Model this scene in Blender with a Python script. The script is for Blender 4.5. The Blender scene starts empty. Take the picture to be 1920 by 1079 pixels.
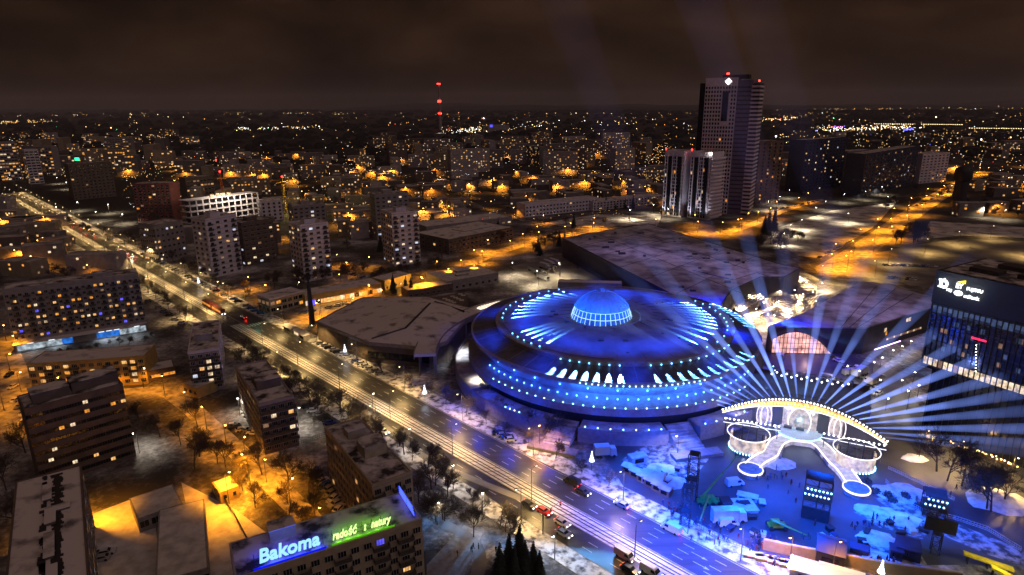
import bpy, math, random
from mathutils import Vector, Matrix
S = bpy.context.scene; C = S.collection
R = random.Random(7)
PI = math.pi; rad = math.radians
# ------------------------------------------------------------------ camera and survey helpers
F = 1200.0; H = 105.0; PIT = rad(15.96); ROLL = rad(.5)
cp, sp, cr, sr = math.cos(PIT), math.sin(PIT), math.cos(ROLL), math.sin(ROLL)
FW = Vector((0, cp, -sp)); U0 = Vector((0, sp, cp)); R0 = Vector((1, 0, 0))
UP = U0 * cr + R0 * sr; RT = R0 * cr - U0 * sr
def W(px, py, z=0.0):                       # sight line of the photo met with the level z (metres)
    d = FW + RT * ((px - 960) / F) - UP * ((py - 539.5) / F)
    t = (z - H) / d.z
    return Vector((d.x * t, d.y * t))
def PJ(x, y, z):
    p = Vector((x, y, z - H)); w = p.dot(FW)
    return 960 + F * p.dot(RT) / w, 539.5 - F * p.dot(UP) / w
def HZ(x, y, yt):
    p = W(x, y); lo, hi = 0, 200
    for _ in range(40):
        m = (lo + hi) / 2
        if PJ(p.x, p.y, m)[1] > yt: lo = m
        else: hi = m
    return lo
def V3(p, z=0): return Vector((p[0], p[1], z))
cam = bpy.data.objects.new('camera', bpy.data.cameras.new('camera')); C.objects.link(cam)
M = Matrix((RT, UP, -FW)).transposed().to_4x4(); M.translation = (0, 0, H); cam.matrix_world = M
cam.data.lens = 36 * F / 1920; cam.data.sensor_width = 36; cam.data.clip_end = 60000; cam.data.clip_start = 1
S.camera = cam
S.view_settings.view_transform = 'Standard'; S.view_settings.look = 'None'; S.view_settings.exposure = 0
S.cycles.use_denoising = True; S.cycles.max_bounces = 5; S.cycles.diffuse_bounces = 2; S.cycles.glossy_bounces = 3
S.cycles.volume_bounces = 0; S.cycles.transparent_max_bounces = 24; S.cycles.sample_clamp_indirect = 4
S.cycles.use_light_tree = True; S.cycles.caustics_reflective = False; S.cycles.caustics_refractive = False
# ------------------------------------------------------------------ materials
def nodes(name):
    m = bpy.data.materials.new(name); m.use_nodes = True; nt = m.node_tree
    return m, nt, nt.nodes['Principled BSDF']
def noise(nt, scale, detail=4, rough=.55):
    g = nt.nodes.new('ShaderNodeNewGeometry'); n = nt.nodes.new('ShaderNodeTexNoise')
    n.inputs['Scale'].default_value = scale; n.inputs['Detail'].default_value = detail; n.inputs['Roughness'].default_value = rough
    nt.links.new(g.outputs['Position'], n.inputs['Vector']); return n
def ramp(nt, src, stops):
    r = nt.nodes.new('ShaderNodeValToRGB'); e = r.color_ramp.elements
    while len(e) < len(stops): e.new(.5)
    for el, (p, c) in zip(e, stops):
        el.position = p; el.color = (*c, 1)
    nt.links.new(src, r.inputs[0]); return r
def grey(v): return (v, v, v)
def pm(name, c1, c2=None, scale=.6, rough=.75, lo=.35, hi=.65, metal=0, bump=0, detail=4):
    m, nt, b = nodes(name); b.inputs['Roughness'].default_value = rough; b.inputs['Metallic'].default_value = metal
    c2 = c2 or tuple(x * .72 for x in c1)
    n = noise(nt, scale, detail); r = ramp(nt, n.outputs['Fac'], [(lo, c2), (hi, c1)])
    nt.links.new(r.outputs[0], b.inputs['Base Color'])
    if bump:
        bp = nt.nodes.new('ShaderNodeBump'); bp.inputs['Strength'].default_value = bump; bp.inputs['Distance'].default_value = .3
        nt.links.new(n.outputs['Fac'], bp.inputs['Height']); nt.links.new(bp.outputs[0], b.inputs['Normal'])
    return m
def em(name, col, s, vary=0, scale=.7, sample=False):
    m, nt, b = nodes(name); b.inputs['Base Color'].default_value = (*[.3 * c for c in col], 1)
    b.inputs['Emission Color'].default_value = (*col, 1); b.inputs['Emission Strength'].default_value = s
    if vary:
        n = noise(nt, scale, 2)
        r = nt.nodes.new('ShaderNodeMapRange'); r.inputs[1].default_value = .3; r.inputs[2].default_value = .7
        r.inputs[3].default_value = s * (1 - vary); r.inputs[4].default_value = s * (1 + vary)
        nt.links.new(n.outputs['Fac'], r.inputs[0]); nt.links.new(r.outputs[0], b.inputs['Emission Strength'])
    m.cycles.emission_sampling = 'AUTO' if sample else 'NONE'
    return m
SNOW = (.62, .61, .62)
m_snow = pm('snow', SNOW, (.34, .33, .33), .5, .8, .3, .55, bump=.25)
m_road = pm('wet_asphalt', (.06, .056, .054), (.022, .021, .021), .35, .4, .3, .7)
m_road2 = pm('snowy_asphalt', (.34, .32, .31), (.05, .048, .046), .16, .6, .42, .68, detail=8)
def streaky(m, ang, k=9):
    for n in m.node_tree.nodes:
        if n.type == 'TEX_NOISE':
            g = [x for x in m.node_tree.nodes if x.type == 'NEW_GEOMETRY'][0]; mp_ = m.node_tree.nodes.new('ShaderNodeMapping'); mp_.vector_type = 'POINT'; mp_.inputs['Rotation'].default_value = (0, 0, ang); mp_.inputs['Scale'].default_value = (1 / k, 1.6, 1)
            m.node_tree.links.new(g.outputs['Position'], mp_.inputs[0]); m.node_tree.links.new(mp_.outputs[0], n.inputs['Vector'])
streaky(m_road, math.atan2(.7141, .7))
m_mark = pm('road_paint', (.6, .6, .58), (.3, .3, .29), 3, .6)
m_verge = pm('trodden_snow', SNOW, (.07, .062, .055), .42, .85, .38, .56, detail=8)
m_tram = pm('tram_bed_snow', (.7, .69, .66), (.3, .28, .25), .9, .8, .32, .55, detail=6)
streaky(m_tram, math.atan2(.7141, .7), 6)
m_rail = pm('rail_steel', (.05, .045, .04), (.03, .03, .03), 2, .4, metal=.6)
m_roof = pm('snow_on_tar', (.62, .58, .58), (.03, .028, .028), .23, .85, .38, .56, bump=.15, detail=8)
m_roofw = pm('snowed_roof', (.66, .62, .62), (.14, .13, .13), .16, .85, .3, .48, bump=.15, detail=8)
m_dark = pm('dark_paint', (.025, .025, .028), None, 1, .6)
m_steel = pm('steel', (.12, .12, .13), (.07, .07, .075), 2, .45, metal=.7)
m_conc = pm('concrete', (.3, .28, .26), (.19, .18, .17), .8, .8)
m_cream = pm('cream_render', (.4, .34, .24), (.3, .25, .17), .4, .85)
m_yell = pm('yellow_render', (.45, .33, .13), (.34, .24, .09), .4, .85)
m_grey = pm('grey_render', (.32, .29, .29), (.23, .21, .21), .4, .85)
m_lilac = pm('pale_render', (.7, .65, .72), (.58, .53, .6), .4, .85)
m_brown = pm('brown_render', (.15, .11, .085), (.1, .075, .06), .4, .85)
m_redp = pm('maroon_render', (.17, .045, .04), (.11, .03, .028), .4, .85)
m_bark = pm('bark', (.09, .07, .055), (.04, .032, .026), 3, .9)
m_twig = pm('twigs', (.12, .095, .075), (.055, .045, .036), 2, .9)
m_fir = pm('fir_needles', (.035, .05, .035), (.012, .018, .012), 2, .9)
m_wood = pm('woodland', (.02, .018, .016), (.008, .008, .008), .03, .95)
m_glass = pm('dark_glass', (.012, .014, .02), (.006, .007, .01), .5, .12)
m_frame = pm('window_frame', (.36, .34, .32), (.25, .24, .23), 2, .6)
m_fdark = pm('dark_frame', (.06, .055, .05), None, 2, .6)
m_lit = {'warm': em('window_warm', (1, .52, .17), .95, .7, .9), 'amber': em('window_amber', (1, .38, .05), .9, .6, .9),
         'white': em('window_white', (1, .76, .48), .9, .7, .9), 'cool': em('window_cool', (.75, .8, 1), .9, .5, .9),
         'blue': em('window_blue', (.12, .1, 1), 1.2, .5, .9), 'dim': em('window_dim', (1, .55, .3), .22, .6, .9)}
m_lamp = em('lamp_glass_warm', (1, .78, .42), 7); m_sod = em('lamp_glass_sodium', (1, .48, .09), 40); m_lw = em('lamp_glass_white', (1, .93, .8), 30)
m_red = em('red_light', (1, .03, .02), 9); m_bluel = em('flood_lens_blue', (.25, .6, 1), 20)
m_hl = em('headlight_glass', (1, .9, .75), 14); m_tl = em('taillight_glass', (1, .04, .02), 6); m_plain = pm('lens_off', (.3, .3, .3))
# ------------------------------------------------------------------ mesh builder
class MB:
    def __init__(s): s.v = []; s.f = []; s.m = []
    def face(s, pts, m=0):
        b = len(s.v); s.v += [tuple(p) for p in pts]; s.f.append(tuple(range(b, b + len(pts)))); s.m.append(m)
    def hull(s, a, b, m=0, caps=True):       # two rings of equal length joined
        n = len(a); k = len(s.v); s.v += [tuple(p) for p in a] + [tuple(p) for p in b]
        for i in range(n):
            j = (i + 1) % n; s.f.append((k + i, k + j, k + n + j, k + n + i)); s.m.append(m)
        if caps:
            s.f.append(tuple(k + i for i in reversed(range(n)))); s.f.append(tuple(k + n + i for i in range(n))); s.m += [m, m]
    def box(s, x0, x1, y0, y1, z0, z1, m=0):
        s.hull([(x0, y0, z0), (x1, y0, z0), (x1, y1, z0), (x0, y1, z0)], [(x0, y0, z1), (x1, y0, z1), (x1, y1, z1), (x0, y1, z1)], m)
    def prism(s, pts, z0, z1, m=0):
        a = sum(p[0] * q[1] - q[0] * p[1] for p, q in zip(pts, list(pts[1:]) + [pts[0]]))
        if a < 0: pts = list(reversed(pts))
        s.hull([(p[0], p[1], z0) for p in pts], [(p[0], p[1], z1) for p in pts], m)
    def tube(s, p, q, r0, r1=None, m=0, n=6, caps=True):
        p, q = Vector(p), Vector(q); r1 = r0 if r1 is None else r1
        d = q - p
        if d.length < 1e-6: return
        Q = d.to_track_quat('Z', 'Y'); ring = lambda c, r: [c + Q @ Vector((r * math.cos(t * 2 * PI / n), r * math.sin(t * 2 * PI / n), 0)) for t in range(n)]
        s.hull(ring(p, r0), ring(q, r1), m, caps)
    def path(s, pts, r, m=0, n=6):
        for a, b in zip(pts, pts[1:]): s.tube(a, b, r, None, m, n)
    def ball(s, c, r, m=0, k=1, sz=1):
        c = Vector(c); n = 6 + 2 * k; L = 3 + k; b = len(s.v)
        s.v.append(tuple(c + Vector((0, 0, -r * sz))))
        for i in range(1, L):
            t = PI * i / L
            for j in range(n): s.v.append(tuple(c + Vector((r * math.sin(t) * math.cos(2 * PI * j / n), r * math.sin(t) * math.sin(2 * PI * j / n), -r * sz * math.cos(t)))))
        s.v.append(tuple(c + Vector((0, 0, r * sz)))); e = len(s.v) - 1
        for j in range(n):
            s.f.append((b, b + 1 + (j + 1) % n, b + 1 + j)); s.m.append(m)
            for i in range(L - 2):
                o = b + 1 + i * n; s.f.append((o + j, o + (j + 1) % n, o + n + (j + 1) % n, o + n + j)); s.m.append(m)
            o = b + 1 + (L - 2) * n; s.f.append((o + j, o + (j + 1) % n, e)); s.m.append(m)
    def octa(s, c, r, m=0):
        x, y, z = c; b = len(s.v)
        s.v += [(x + r, y, z), (x, y + r, z), (x - r, y, z), (x, y - r, z), (x, y, z + r), (x, y, z - r)]
        for i in range(4):
            j = (i + 1) % 4; s.f += [(b + i, b + j, b + 4), (b + j, b + i, b + 5)]; s.m += [m, m]
    def lathe(s, prof, n=96, a0=0, a1=2 * PI, c=(0, 0), m=0, close=False):
        full = abs(a1 - a0 - 2 * PI) < 1e-6; k = n if full else n + 1; b = len(s.v); P = len(prof)
        for i in range(k):
            t = a0 + (a1 - a0) * i / n
            for r, z in prof: s.v.append((c[0] + r * math.cos(t), c[1] + r * math.sin(t), z))
        for i in range(n):
            i2 = (i + 1) % k
            for j in range(P if close else P - 1):
                j2 = (j + 1) % P; s.f.append((b + i * P + j, b + i2 * P + j, b + i2 * P + j2, b + i * P + j2)); s.m.append(m)
        if close and not full:
            s.f.append(tuple(b + j for j in range(P))); s.f.append(tuple(b + n * P + j for j in reversed(range(P)))); s.m += [m, m]
    def mesh(s, name, mats, smooth=False):
        me = bpy.data.meshes.new(name); me.from_pydata(s.v, [], s.f)
        for mt in (mats if isinstance(mats, (list, tuple)) else [mats]): me.materials.append(mt)
        if any(s.m): me.polygons.foreach_set('material_index', s.m)
        if smooth: me.polygons.foreach_set('use_smooth', [True] * len(s.f))
        return me
    def build(s, name, mats, parent=None, loc=(0, 0, 0), smooth=False):
        return put(name, s.mesh(name, mats, smooth), parent, loc)
def put(name, me, parent=None, loc=(0, 0, 0), rz=0, sc=1):
    o = bpy.data.objects.new(name, me); C.objects.link(o); o.parent = parent; o.location = loc
    o.rotation_euler = (0, 0, rz); o.scale = (sc, sc, sc); return o
def tag(o, label=None, cat=None, group=None, kind=None):
    if label: o['label'] = label
    if cat: o['category'] = cat
    if group: o['group'] = group
    if kind: o['kind'] = kind
    return o
def thing(name, label, cat, loc=(0, 0, 0), rz=0, group=None):
    o = put(name, None, None, loc, rz); o.empty_display_size = 1
    return tag(o, label, cat, group)
def struct(o, label=None): return tag(o, label, None, None, 'structure')
KIDS = {}
def dup(root, loc, rz=0, sc=1, label=None, group=None, only=None):
    r = root.copy(); C.objects.link(r); r.location = loc; r.rotation_euler = (0, 0, rz); r.scale = (sc, sc, sc)
    if label: r['label'] = label
    if group: r['group'] = group
    if root.name not in KIDS: KIDS[root.name] = [(c, list(c.children)) for c in root.children]
    for c, gs in KIDS[root.name]:
        if only and c.name.split('.')[0] not in only: continue
        k = c.copy(); C.objects.link(k); k.parent = r
        for g in gs:
            q = g.copy(); C.objects.link(q); q.parent = k
    return r
ORD = 'first second third fourth fifth sixth seventh eighth ninth tenth eleventh twelfth thirteenth fourteenth fifteenth sixteenth seventeenth eighteenth nineteenth twentieth'.split()
def od(i):
    if i < 20: return ORD[i]
    n = i + 1; return '%d%s' % (n, 'th' if 10 < n % 100 < 14 else {1: 'st', 2: 'nd', 3: 'rd'}.get(n % 10, 'th'))
LD = {}
def light(kind, loc, e, col, parent=None, size=.3, d=None, ang=None, blend=.6):
    key = (kind, e, col, size, ang, blend)
    if key not in LD:
        l = bpy.data.lights.new('light', kind); l.energy = e; l.color = col; l.shadow_soft_size = size
        if kind == 'SPOT': l.spot_size = ang; l.spot_blend = blend
        LD[key] = l
    o = bpy.data.objects.new('light', LD[key]); C.objects.link(o); o.parent = parent; o.location = loc
    if d is not None: o.rotation_euler = (-Vector(d)).to_track_quat('Z', 'Y').to_euler()
    return o
def ribbon(mb, pts, w, z, m=0):              # flat strip along world points
    L = []; n = len(pts)
    for i, p in enumerate(pts):
        t = (pts[min(i + 1, n - 1)] - pts[max(i - 1, 0)]).normalized(); q = Vector((-t.y, t.x)) * w / 2
        L.append((p + q, p - q))
    for a, b in zip(L, L[1:]): mb.face([V3(a[0], z), V3(a[1], z), V3(b[1], z), V3(b[0], z)], m)
def smooth_pts(pts, n=6):                     # Catmull-Rom through world points
    out = []; P = [pts[0]] + list(pts) + [pts[-1]]
    for i in range(1, len(P) - 2):
        for k in range(n):
            t = k / n; a, b, c, d = P[i - 1], P[i], P[i + 1], P[i + 2]
            out.append(.5 * ((2 * b) + (c - a) * t + (2 * a - 5 * b + 4 * c - d) * t * t + (3 * b - a - 3 * c + d) * t ** 3))
    return out + [pts[-1]]
# ------------------------------------------------------------------ sky, haze, ambient glow of the city on the clouds
w = bpy.data.worlds.new('World'); S.world = w; w.use_nodes = True; nt = w.node_tree; bg = nt.nodes['Background']
tc = nt.nodes.new('ShaderNodeTexCoord'); sx = nt.nodes.new('ShaderNodeSeparateXYZ'); nt.links.new(tc.outputs['Generated'], sx.inputs[0])
nz = nt.nodes.new('ShaderNodeTexNoise'); nz.inputs['Scale'].default_value = 2.2; nz.inputs['Detail'].default_value = 5
mp = nt.nodes.new('ShaderNodeMapping'); mp.inputs['Scale'].default_value = (2, 2, 5); nt.links.new(tc.outputs['Generated'], mp.inputs[0]); nt.links.new(mp.outputs[0], nz.inputs[0])
cl = ramp(nt, nz.outputs['Fac'], [(.32, (.009, .0042, .0022)), (.5, (.02, .0094, .005)), (.7, (.038, .018, .0095))])
el = ramp(nt, sx.outputs['Z'], [(0, grey(.75)), (.12, grey(1.05)), (.28, grey(1.3)), (.6, grey(3))])
mx = nt.nodes.new('ShaderNodeMix'); mx.data_type = 'RGBA'; mx.blend_type = 'MULTIPLY'; mx.inputs[0].default_value = 1
nt.links.new(cl.outputs[0], mx.inputs[6]); nt.links.new(el.outputs[0], mx.inputs[7])
sky = nt.nodes.new('ShaderNodeTexSky'); sky.sky_type = 'NISHITA'; sky.sun_disc = False; sky.sun_elevation = rad(-4); sky.sun_rotation = rad(200)
b2 = nt.nodes.new('ShaderNodeBackground'); b2.inputs['Strength'].default_value = .05; nt.links.new(sky.outputs[0], b2.inputs[0])
ad = nt.nodes.new('ShaderNodeAddShader'); nt.links.new(mx.outputs[2], bg.inputs[0]); bg.inputs[1].default_value = 1.0
nt.links.new(bg.outputs[0], ad.inputs[0]); nt.links.new(b2.outputs[0], ad.inputs[1]); nt.links.new(ad.outputs[0], nt.nodes['World Output'].inputs[0])
su = bpy.data.lights.new('city_glow', 'SUN'); su.energy = .31; su.angle = rad(80); su.color = (1, .76, .78)
so = bpy.data.objects.new('city_glow', su); C.objects.link(so); so.rotation_euler = Vector((.7, -.6, .7)).to_track_quat('Z', 'Y').to_euler()
def volume_mat(name, dens, col):
    m = bpy.data.materials.new(name); m.use_nodes = True; nt = m.node_tree; nt.nodes.clear()
    o = nt.nodes.new('ShaderNodeOutputMaterial'); v = nt.nodes.new('ShaderNodeVolumePrincipled')
    v.inputs['Density'].default_value = dens; v.inputs['Color'].default_value = (*col, 1); v.inputs['Anisotropy'].default_value = 0
    nt.links.new(v.outputs[0], o.inputs['Volume']); return m
hb = MB(); hb.box(-16000, 16000, -600, 19000, -3, 420)
tag(hb.build('haze', volume_mat('night_haze', .00004, (.9, .88, .95))), None, None, None, 'stuff')
# ------------------------------------------------------------------ ground, hills, woods
def ground_mat():
    m, nt, b = nodes('winter_ground'); b.inputs['Roughness'].default_value = .85
    n1 = noise(nt, .035, 8, .62); nf = noise(nt, .55, 6, .7); ma = nt.nodes.new('ShaderNodeMath'); ma.operation = 'MULTIPLY_ADD'; ma.inputs[1].default_value = .42; ma.inputs[2].default_value = -.21; nt.links.new(nf.outputs['Fac'], ma.inputs[0])
    mb_ = nt.nodes.new('ShaderNodeMath'); mb_.operation = 'ADD'; nt.links.new(n1.outputs['Fac'], mb_.inputs[0]); nt.links.new(ma.outputs[0], mb_.inputs[1])
    r1 = ramp(nt, mb_.outputs[0], [(.42, (.045, .04, .036)), (.54, (.2, .19, .19)), (.68, SNOW)])
    n2 = noise(nt, .004, 6); r2 = ramp(nt, n2.outputs['Fac'], [(.4, (.012, .011, .01)), (.6, (.03, .027, .025)), (.72, (.11, .1, .1))])
    g = nt.nodes.new('ShaderNodeNewGeometry'); ln = nt.nodes.new('ShaderNodeVectorMath'); ln.operation = 'LENGTH'
    nt.links.new(g.outputs['Position'], ln.inputs[0])
    mr = nt.nodes.new('ShaderNodeMapRange'); mr.inputs[1].default_value = 430; mr.inputs[2].default_value = 820
    nt.links.new(ln.outputs['Value'], mr.inputs[0])
    mx = nt.nodes.new('ShaderNodeMix'); mx.data_type = 'RGBA'
    nt.links.new(mr.outputs[0], mx.inputs[0]); nt.links.new(r1.outputs[0], mx.inputs[6]); nt.links.new(r2.outputs[0], mx.inputs[7])
    nt.links.new(mx.outputs[2], b.inputs['Base Color'])
    bp = nt.nodes.new('ShaderNodeBump'); bp.inputs['Strength'].default_value = .25; bp.inputs['Distance'].default_value = .5
    n3 = noise(nt, .6, 5); nt.links.new(n3.outputs['Fac'], bp.inputs['Height']); nt.links.new(bp.outputs[0], b.inputs['Normal'])
    return m
mb = MB(); N = 24
for i in range(N):
    for j in range(N):
        f = lambda k: math.copysign(abs(k) ** 2.2, k)
        xs = [15000 * f(-1 + 2 * (i + a) / N) for a in (0, 1)]; ys = [-400 + 18500 * ((j + a) / N) ** 2.2 for a in (0, 1)]
        mb.face([(xs[0], ys[0], 0), (xs[1], ys[0], 0), (xs[1], ys[1], 0), (xs[0], ys[1], 0)])
struct(mb.build('ground', ground_mat()))
mb = MB(); xs = [-14000 + 28000 * i / 90 for i in range(91)]
def ridge(x, k): return 45 + 40 * math.sin(x * .00042 + k) + 22 * math.sin(x * .0013 + 2 * k) + 8 * math.sin(x * .0047)
for i in range(90):
    for k, y in enumerate((10500, 12500, 15500)):
        a, b = xs[i], xs[i + 1]; h0, h1 = [max(8, ridge(q, k) * (.5 + .45 * k)) for q in (a, b)]
        mb.face([(a, y - 1100, .5), (b, y - 1100, .5), (b, y, h1), (a, y, h0)]); mb.face([(a, y, h0), (b, y, h1), (b, y + 1200, .5), (a, y + 1200, .5)])
struct(mb.build('hills', m_wood))
# ------------------------------------------------------------------ the avenue: a straight line through the town, measured across it in t, along it in s
DV = Vector((.7, -.7141)); TV = Vector((.7141, .7))
def AV(s, t, z=None):
    p = DV * s + TV * t
    return p if z is None else V3(p, z)
def ST(p): return p.dot(DV), p.dot(TV)
S0, S1 = -1050, 110
def strip(mb, t0, t1, z, s0=S0, s1=S1, m=0, n=1):
    for i in range(n):
        a, b = s0 + (s1 - s0) * i / n, s0 + (s1 - s0) * (i + 1) / n
        mb.face([AV(a, t0, z), AV(b, t0, z), AV(b, t1, z), AV(a, t1, z)], m)
XC = ST(W(430, 600))[0]                       # the crossing by the snow roof hall
for t0, t1 in ((116.4, 127), (103.4, 110.6)):
    mb = MB(); strip(mb, t0, t1, .05); struct(mb.build('road', m_road))
mb = MB(); strip(mb, 110.8, 116.2, .12, S0, XC - 14); strip(mb, 110.8, 116.2, .12, XC + 10); struct(mb.build('tram_track', m_tram))
for k, t in enumerate((111.6, 113.05, 114.1, 115.55)):
    mb = MB()
    a = [AV(S0, t - .16, .14), AV(S0, t + .16, .14), AV(S0, t + .16, .2), AV(S0, t - .16, .2)]; b = [v + V3(DV * (S1 - S0)) for v in a]
    mb.hull(a, b); tag(mb.build('tram_rail', m_rail), 'dark steel tram rail in the snowy median, %s from the right carriageway' % od(3 - k), 'tram rail', 'rails of the tram line along the avenue')
for t0, t1 in ((127.2, 134), (97.5, 103.2)):
    mb = MB(); strip(mb, t0, t1, .13); struct(mb.build('pavement', m_verge))
for t0, t1 in ((116.2, 116.4), (127, 127.2), (103.2, 103.4), (110.6, 110.8)):
    mb = MB(); a = [AV(S0, t0, 0), AV(S0, t1, 0), AV(S0, t1, .17), AV(S0, t0, .17)]; mb.hull(a, [v + V3(DV * (S1 - S0)) for v in a]); struct(mb.build('kerb', m_conc))
mb = MB()
for t in (119.0, 121.7, 124.4, 105.8, 108.2):
    s = -560
    while s < S1:
        if abs(s - XC) > 14: strip(mb, t - .1, t + .1, .075, s, s + 3)
        s += 8.5
for t in (116.75, 126.65): strip(mb, t - .08, t + .08, .075, -500, S1)
for k in range(7):                            # zebra bars and arrows
    strip(mb, 116.9 + k * 1.4, 117.6 + k * 1.4, .08, XC + 15, XC + 19)
for s, t in ((8, 107), (-6, 104.6), (20, 107), (-62, 120.3), (-64, 123)):
    mb.face([AV(s, t - .1, .08), AV(s + 3, t - .1, .08), AV(s + 3, t + .1, .08), AV(s, t + .1, .08)]); mb.face([AV(s + 3, t - .45, .08), AV(s + 4.4, t, .08), AV(s + 3, t + .45, .08)])
struct(mb.build('road_markings', m_mark))
# side streets
def street(pts, wd, mat, z=.04, name='side_street', kerb=True):
    P = smooth_pts([W(*p) if not isinstance(p, Vector) else p for p in pts], 8); mb = MB(); ribbon(mb, P, wd, z); o = struct(mb.build(name, mat)); return P
m_snowroad = pm('rutted_snow_road', (.4, .37, .34), (.09, .08, .07), .3, .6, .35, .6, detail=7)
st_cross = street([(470, 618), (560, 602), (650, 583), (720, 568), (800, 541), (868, 500), (960, 465), (1050, 442), (1150, 428)], 11, m_snowroad, .045)
st_arena = street([(1150, 428), (1230, 432), (1330, 440), (1400, 425), (1470, 395), (1540, 375)], 9, m_snowroad, .05)
st_bridge = street([(1080, 436), (1000, 418), (930, 398), (860, 372)], 8, m_road2, .055)
st_right = street([(1530, 520), (1580, 492), (1640, 452), (1700, 408), (1760, 368), (1810, 340), (1850, 322)], 19, m_snowroad, .06)
st_park = street([(1530, 520), (1470, 470), (1350, 440)], 8, m_road2, .065)
st_ring = street([(1530, 520), (1580, 528), (1660, 530), (1740, 545), (1780, 560)], 10, m_road2, .07)
st_left = street([(205, 738), (300, 733), (350, 760), (395, 800), (450, 850), (520, 915), (590, 985), (640, 1040)], 6.5, m_snowroad, .045)
st_leftb = street([(60, 830), (25, 740), (10, 690), (-10, 640)], 14, m_snowroad, .05)
st_west = street([(60, 380), (-60, 390), (-200, 398)], 9, m_road2, .055)
st_jam = street([(215, 462), (300, 446), (352, 430)], 12, m_road2, .06)
def patch(name, px, mat, z): 
    mb = MB(); mb.face([V3(W(*p), z) for p in px]); o = mb.build(name, mat)
    if o.data.polygons[0].normal.z < 0: o.data.flip_normals()
    return struct(o)
m_plaza = pm('plaza_asphalt', (.1, .105, .12), (.035, .037, .043), .06, .5, .35, .7, detail=7)
m_lot = pm('frosted_asphalt', (.3, .28, .25), (.1, .095, .09), .08, .7, .3, .7, detail=7)
m_white = pm('fresh_snow', (.66, .64, .63), (.4, .38, .36), .35, .85, .3, .6, bump=.3, detail=6)
m_lawn = pm('patchy_snow_lawn', (.66, .64, .63), (.2, .18, .17), .09, .85, .36, .56, bump=.2, detail=9)
patch('plaza', [(1120, 835), (1330, 800), (1350, 770), (1420, 690), (1430, 650), (1560, 655), (1690, 700), (1745, 800), (1900, 850), (1960, 920), (1960, 1060), (1400, 1060), (1180, 930)], m_plaza, .02)
m_tramp = pm('trampled_snow_blue', (.42, .42, .43), (.06, .06, .062), .5, .8, .42, .6, detail=9)
patch('trampled_snow', [(1165, 862), (1225, 828), (1300, 835), (1330, 860), (1290, 910), (1220, 900)], m_tramp, .04)
patch('trampled_snow', [(1590, 1030), (1650, 1012), (1720, 1030), (1740, 1062), (1660, 1062), (1600, 1050)], m_tramp, .04)
patch('trampled_snow', [(1640, 935), (1680, 930), (1800, 985), (1950, 1045), (1960, 1075), (1850, 1040), (1700, 975)], m_tramp, .04)
patch('trampled_snow', [(1600, 960), (1640, 965), (1740, 1000), (1730, 1012), (1650, 990)], m_tramp, .042)
patch('car_park', [(1560, 512), (1632, 478), (1700, 462), (1800, 448), (1960, 455), (1960, 520), (1757, 560), (1640, 522)], m_lot, .03)
patch('yard', [(955, 500), (1055, 478), (1400, 575), (1330, 600), (1200, 540), (1010, 535)], m_lot, .03)
patch('snow_field', [(1430, 460), (1450, 430), (1560, 395), (1680, 380), (1640, 425), (1540, 485), (1500, 480)], m_lawn, .03)
patch('snow_field', [(1010, 420), (1120, 402), (1240, 405), (1235, 420), (1100, 428)], m_lawn, .03)
patch('snow_field', [(1830, 420), (1960, 430), (1960, 448), (1800, 442), (1720, 450), (1745, 415)], m_lawn, .025)
patch('yard', [(172, 965), (250, 935), (290, 960), (300, 1079), (300, 1140), (150, 1140)], m_white, .03)
patch('yard', [(340, 905), (440, 955), (500, 1000), (440, 1100), (380, 1100)], m_white, .035)
patch('path', [(800, 1060), (870, 985), (905, 1000), (870, 1079), (930, 1110), (800, 1110)], m_conc, .03)
mb = MB(); ribbon(mb, smooth_pts([W(*p) for p in ((760, 925), (820, 975), (880, 1010), (900, 1050), (885, 1110))]), 3.2, .05); struct(mb.build('path', m_lot))
mb = MB(); ribbon(mb, smooth_pts([W(*p) for p in ((640, 740), (720, 800), (800, 860), (900, 905), (1000, 945))]), 2.4, .16); struct(mb.build('path', m_lot))
# ------------------------------------------------------------------ windows and buildings
WM = {}
def panemesh(wd, ht, kind):
    key = (round(wd, 2), round(ht, 2), kind)
    if key not in WM:
        mb = MB(); f = .09; w2 = wd / 2; mb.box(-w2 + f, w2 - f, -.03, -.01, f, ht - f); WM[key] = mb.mesh('pane', m_lit.get(kind, m_glass))
    return WM[key]
def winmesh(wd, ht, kind, n=2, frame=None, bare=False):
    key = (round(wd, 2), round(ht, 2), '' if bare else kind, n, frame.name if frame else '', bare)
    if key not in WM:
        mb = MB(); f = .09; d = .1; w2 = wd / 2
        for a in ((-w2, -w2 + f, 0, ht), (w2 - f, w2, 0, ht), (-w2 + f, w2 - f, 0, f), (-w2 + f, w2 - f, ht - f, ht)): mb.box(a[0], a[1], -d, .0, a[2], a[3], 0)
        for k in range(1, n): x = -w2 + wd * k / n; mb.box(x - .04, x + .04, -d + .01, 0, f, ht - f, 0)
        if not bare: mb.face([(-w2 + f, -.03, f), (w2 - f, -.03, f), (w2 - f, -.03, ht - f), (-w2 + f, -.03, ht - f)], 1)
        WM[key] = mb.mesh('window', [frame or m_frame, m_lit.get(kind, m_glass)])
    return WM[key]
def frame_of(A, B):
    u = (B - A); L = u.length; u = u / L; v = Vector((-u.y, u.x)); return u, v, L
CAMXY = Vector((0, 0))
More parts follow.
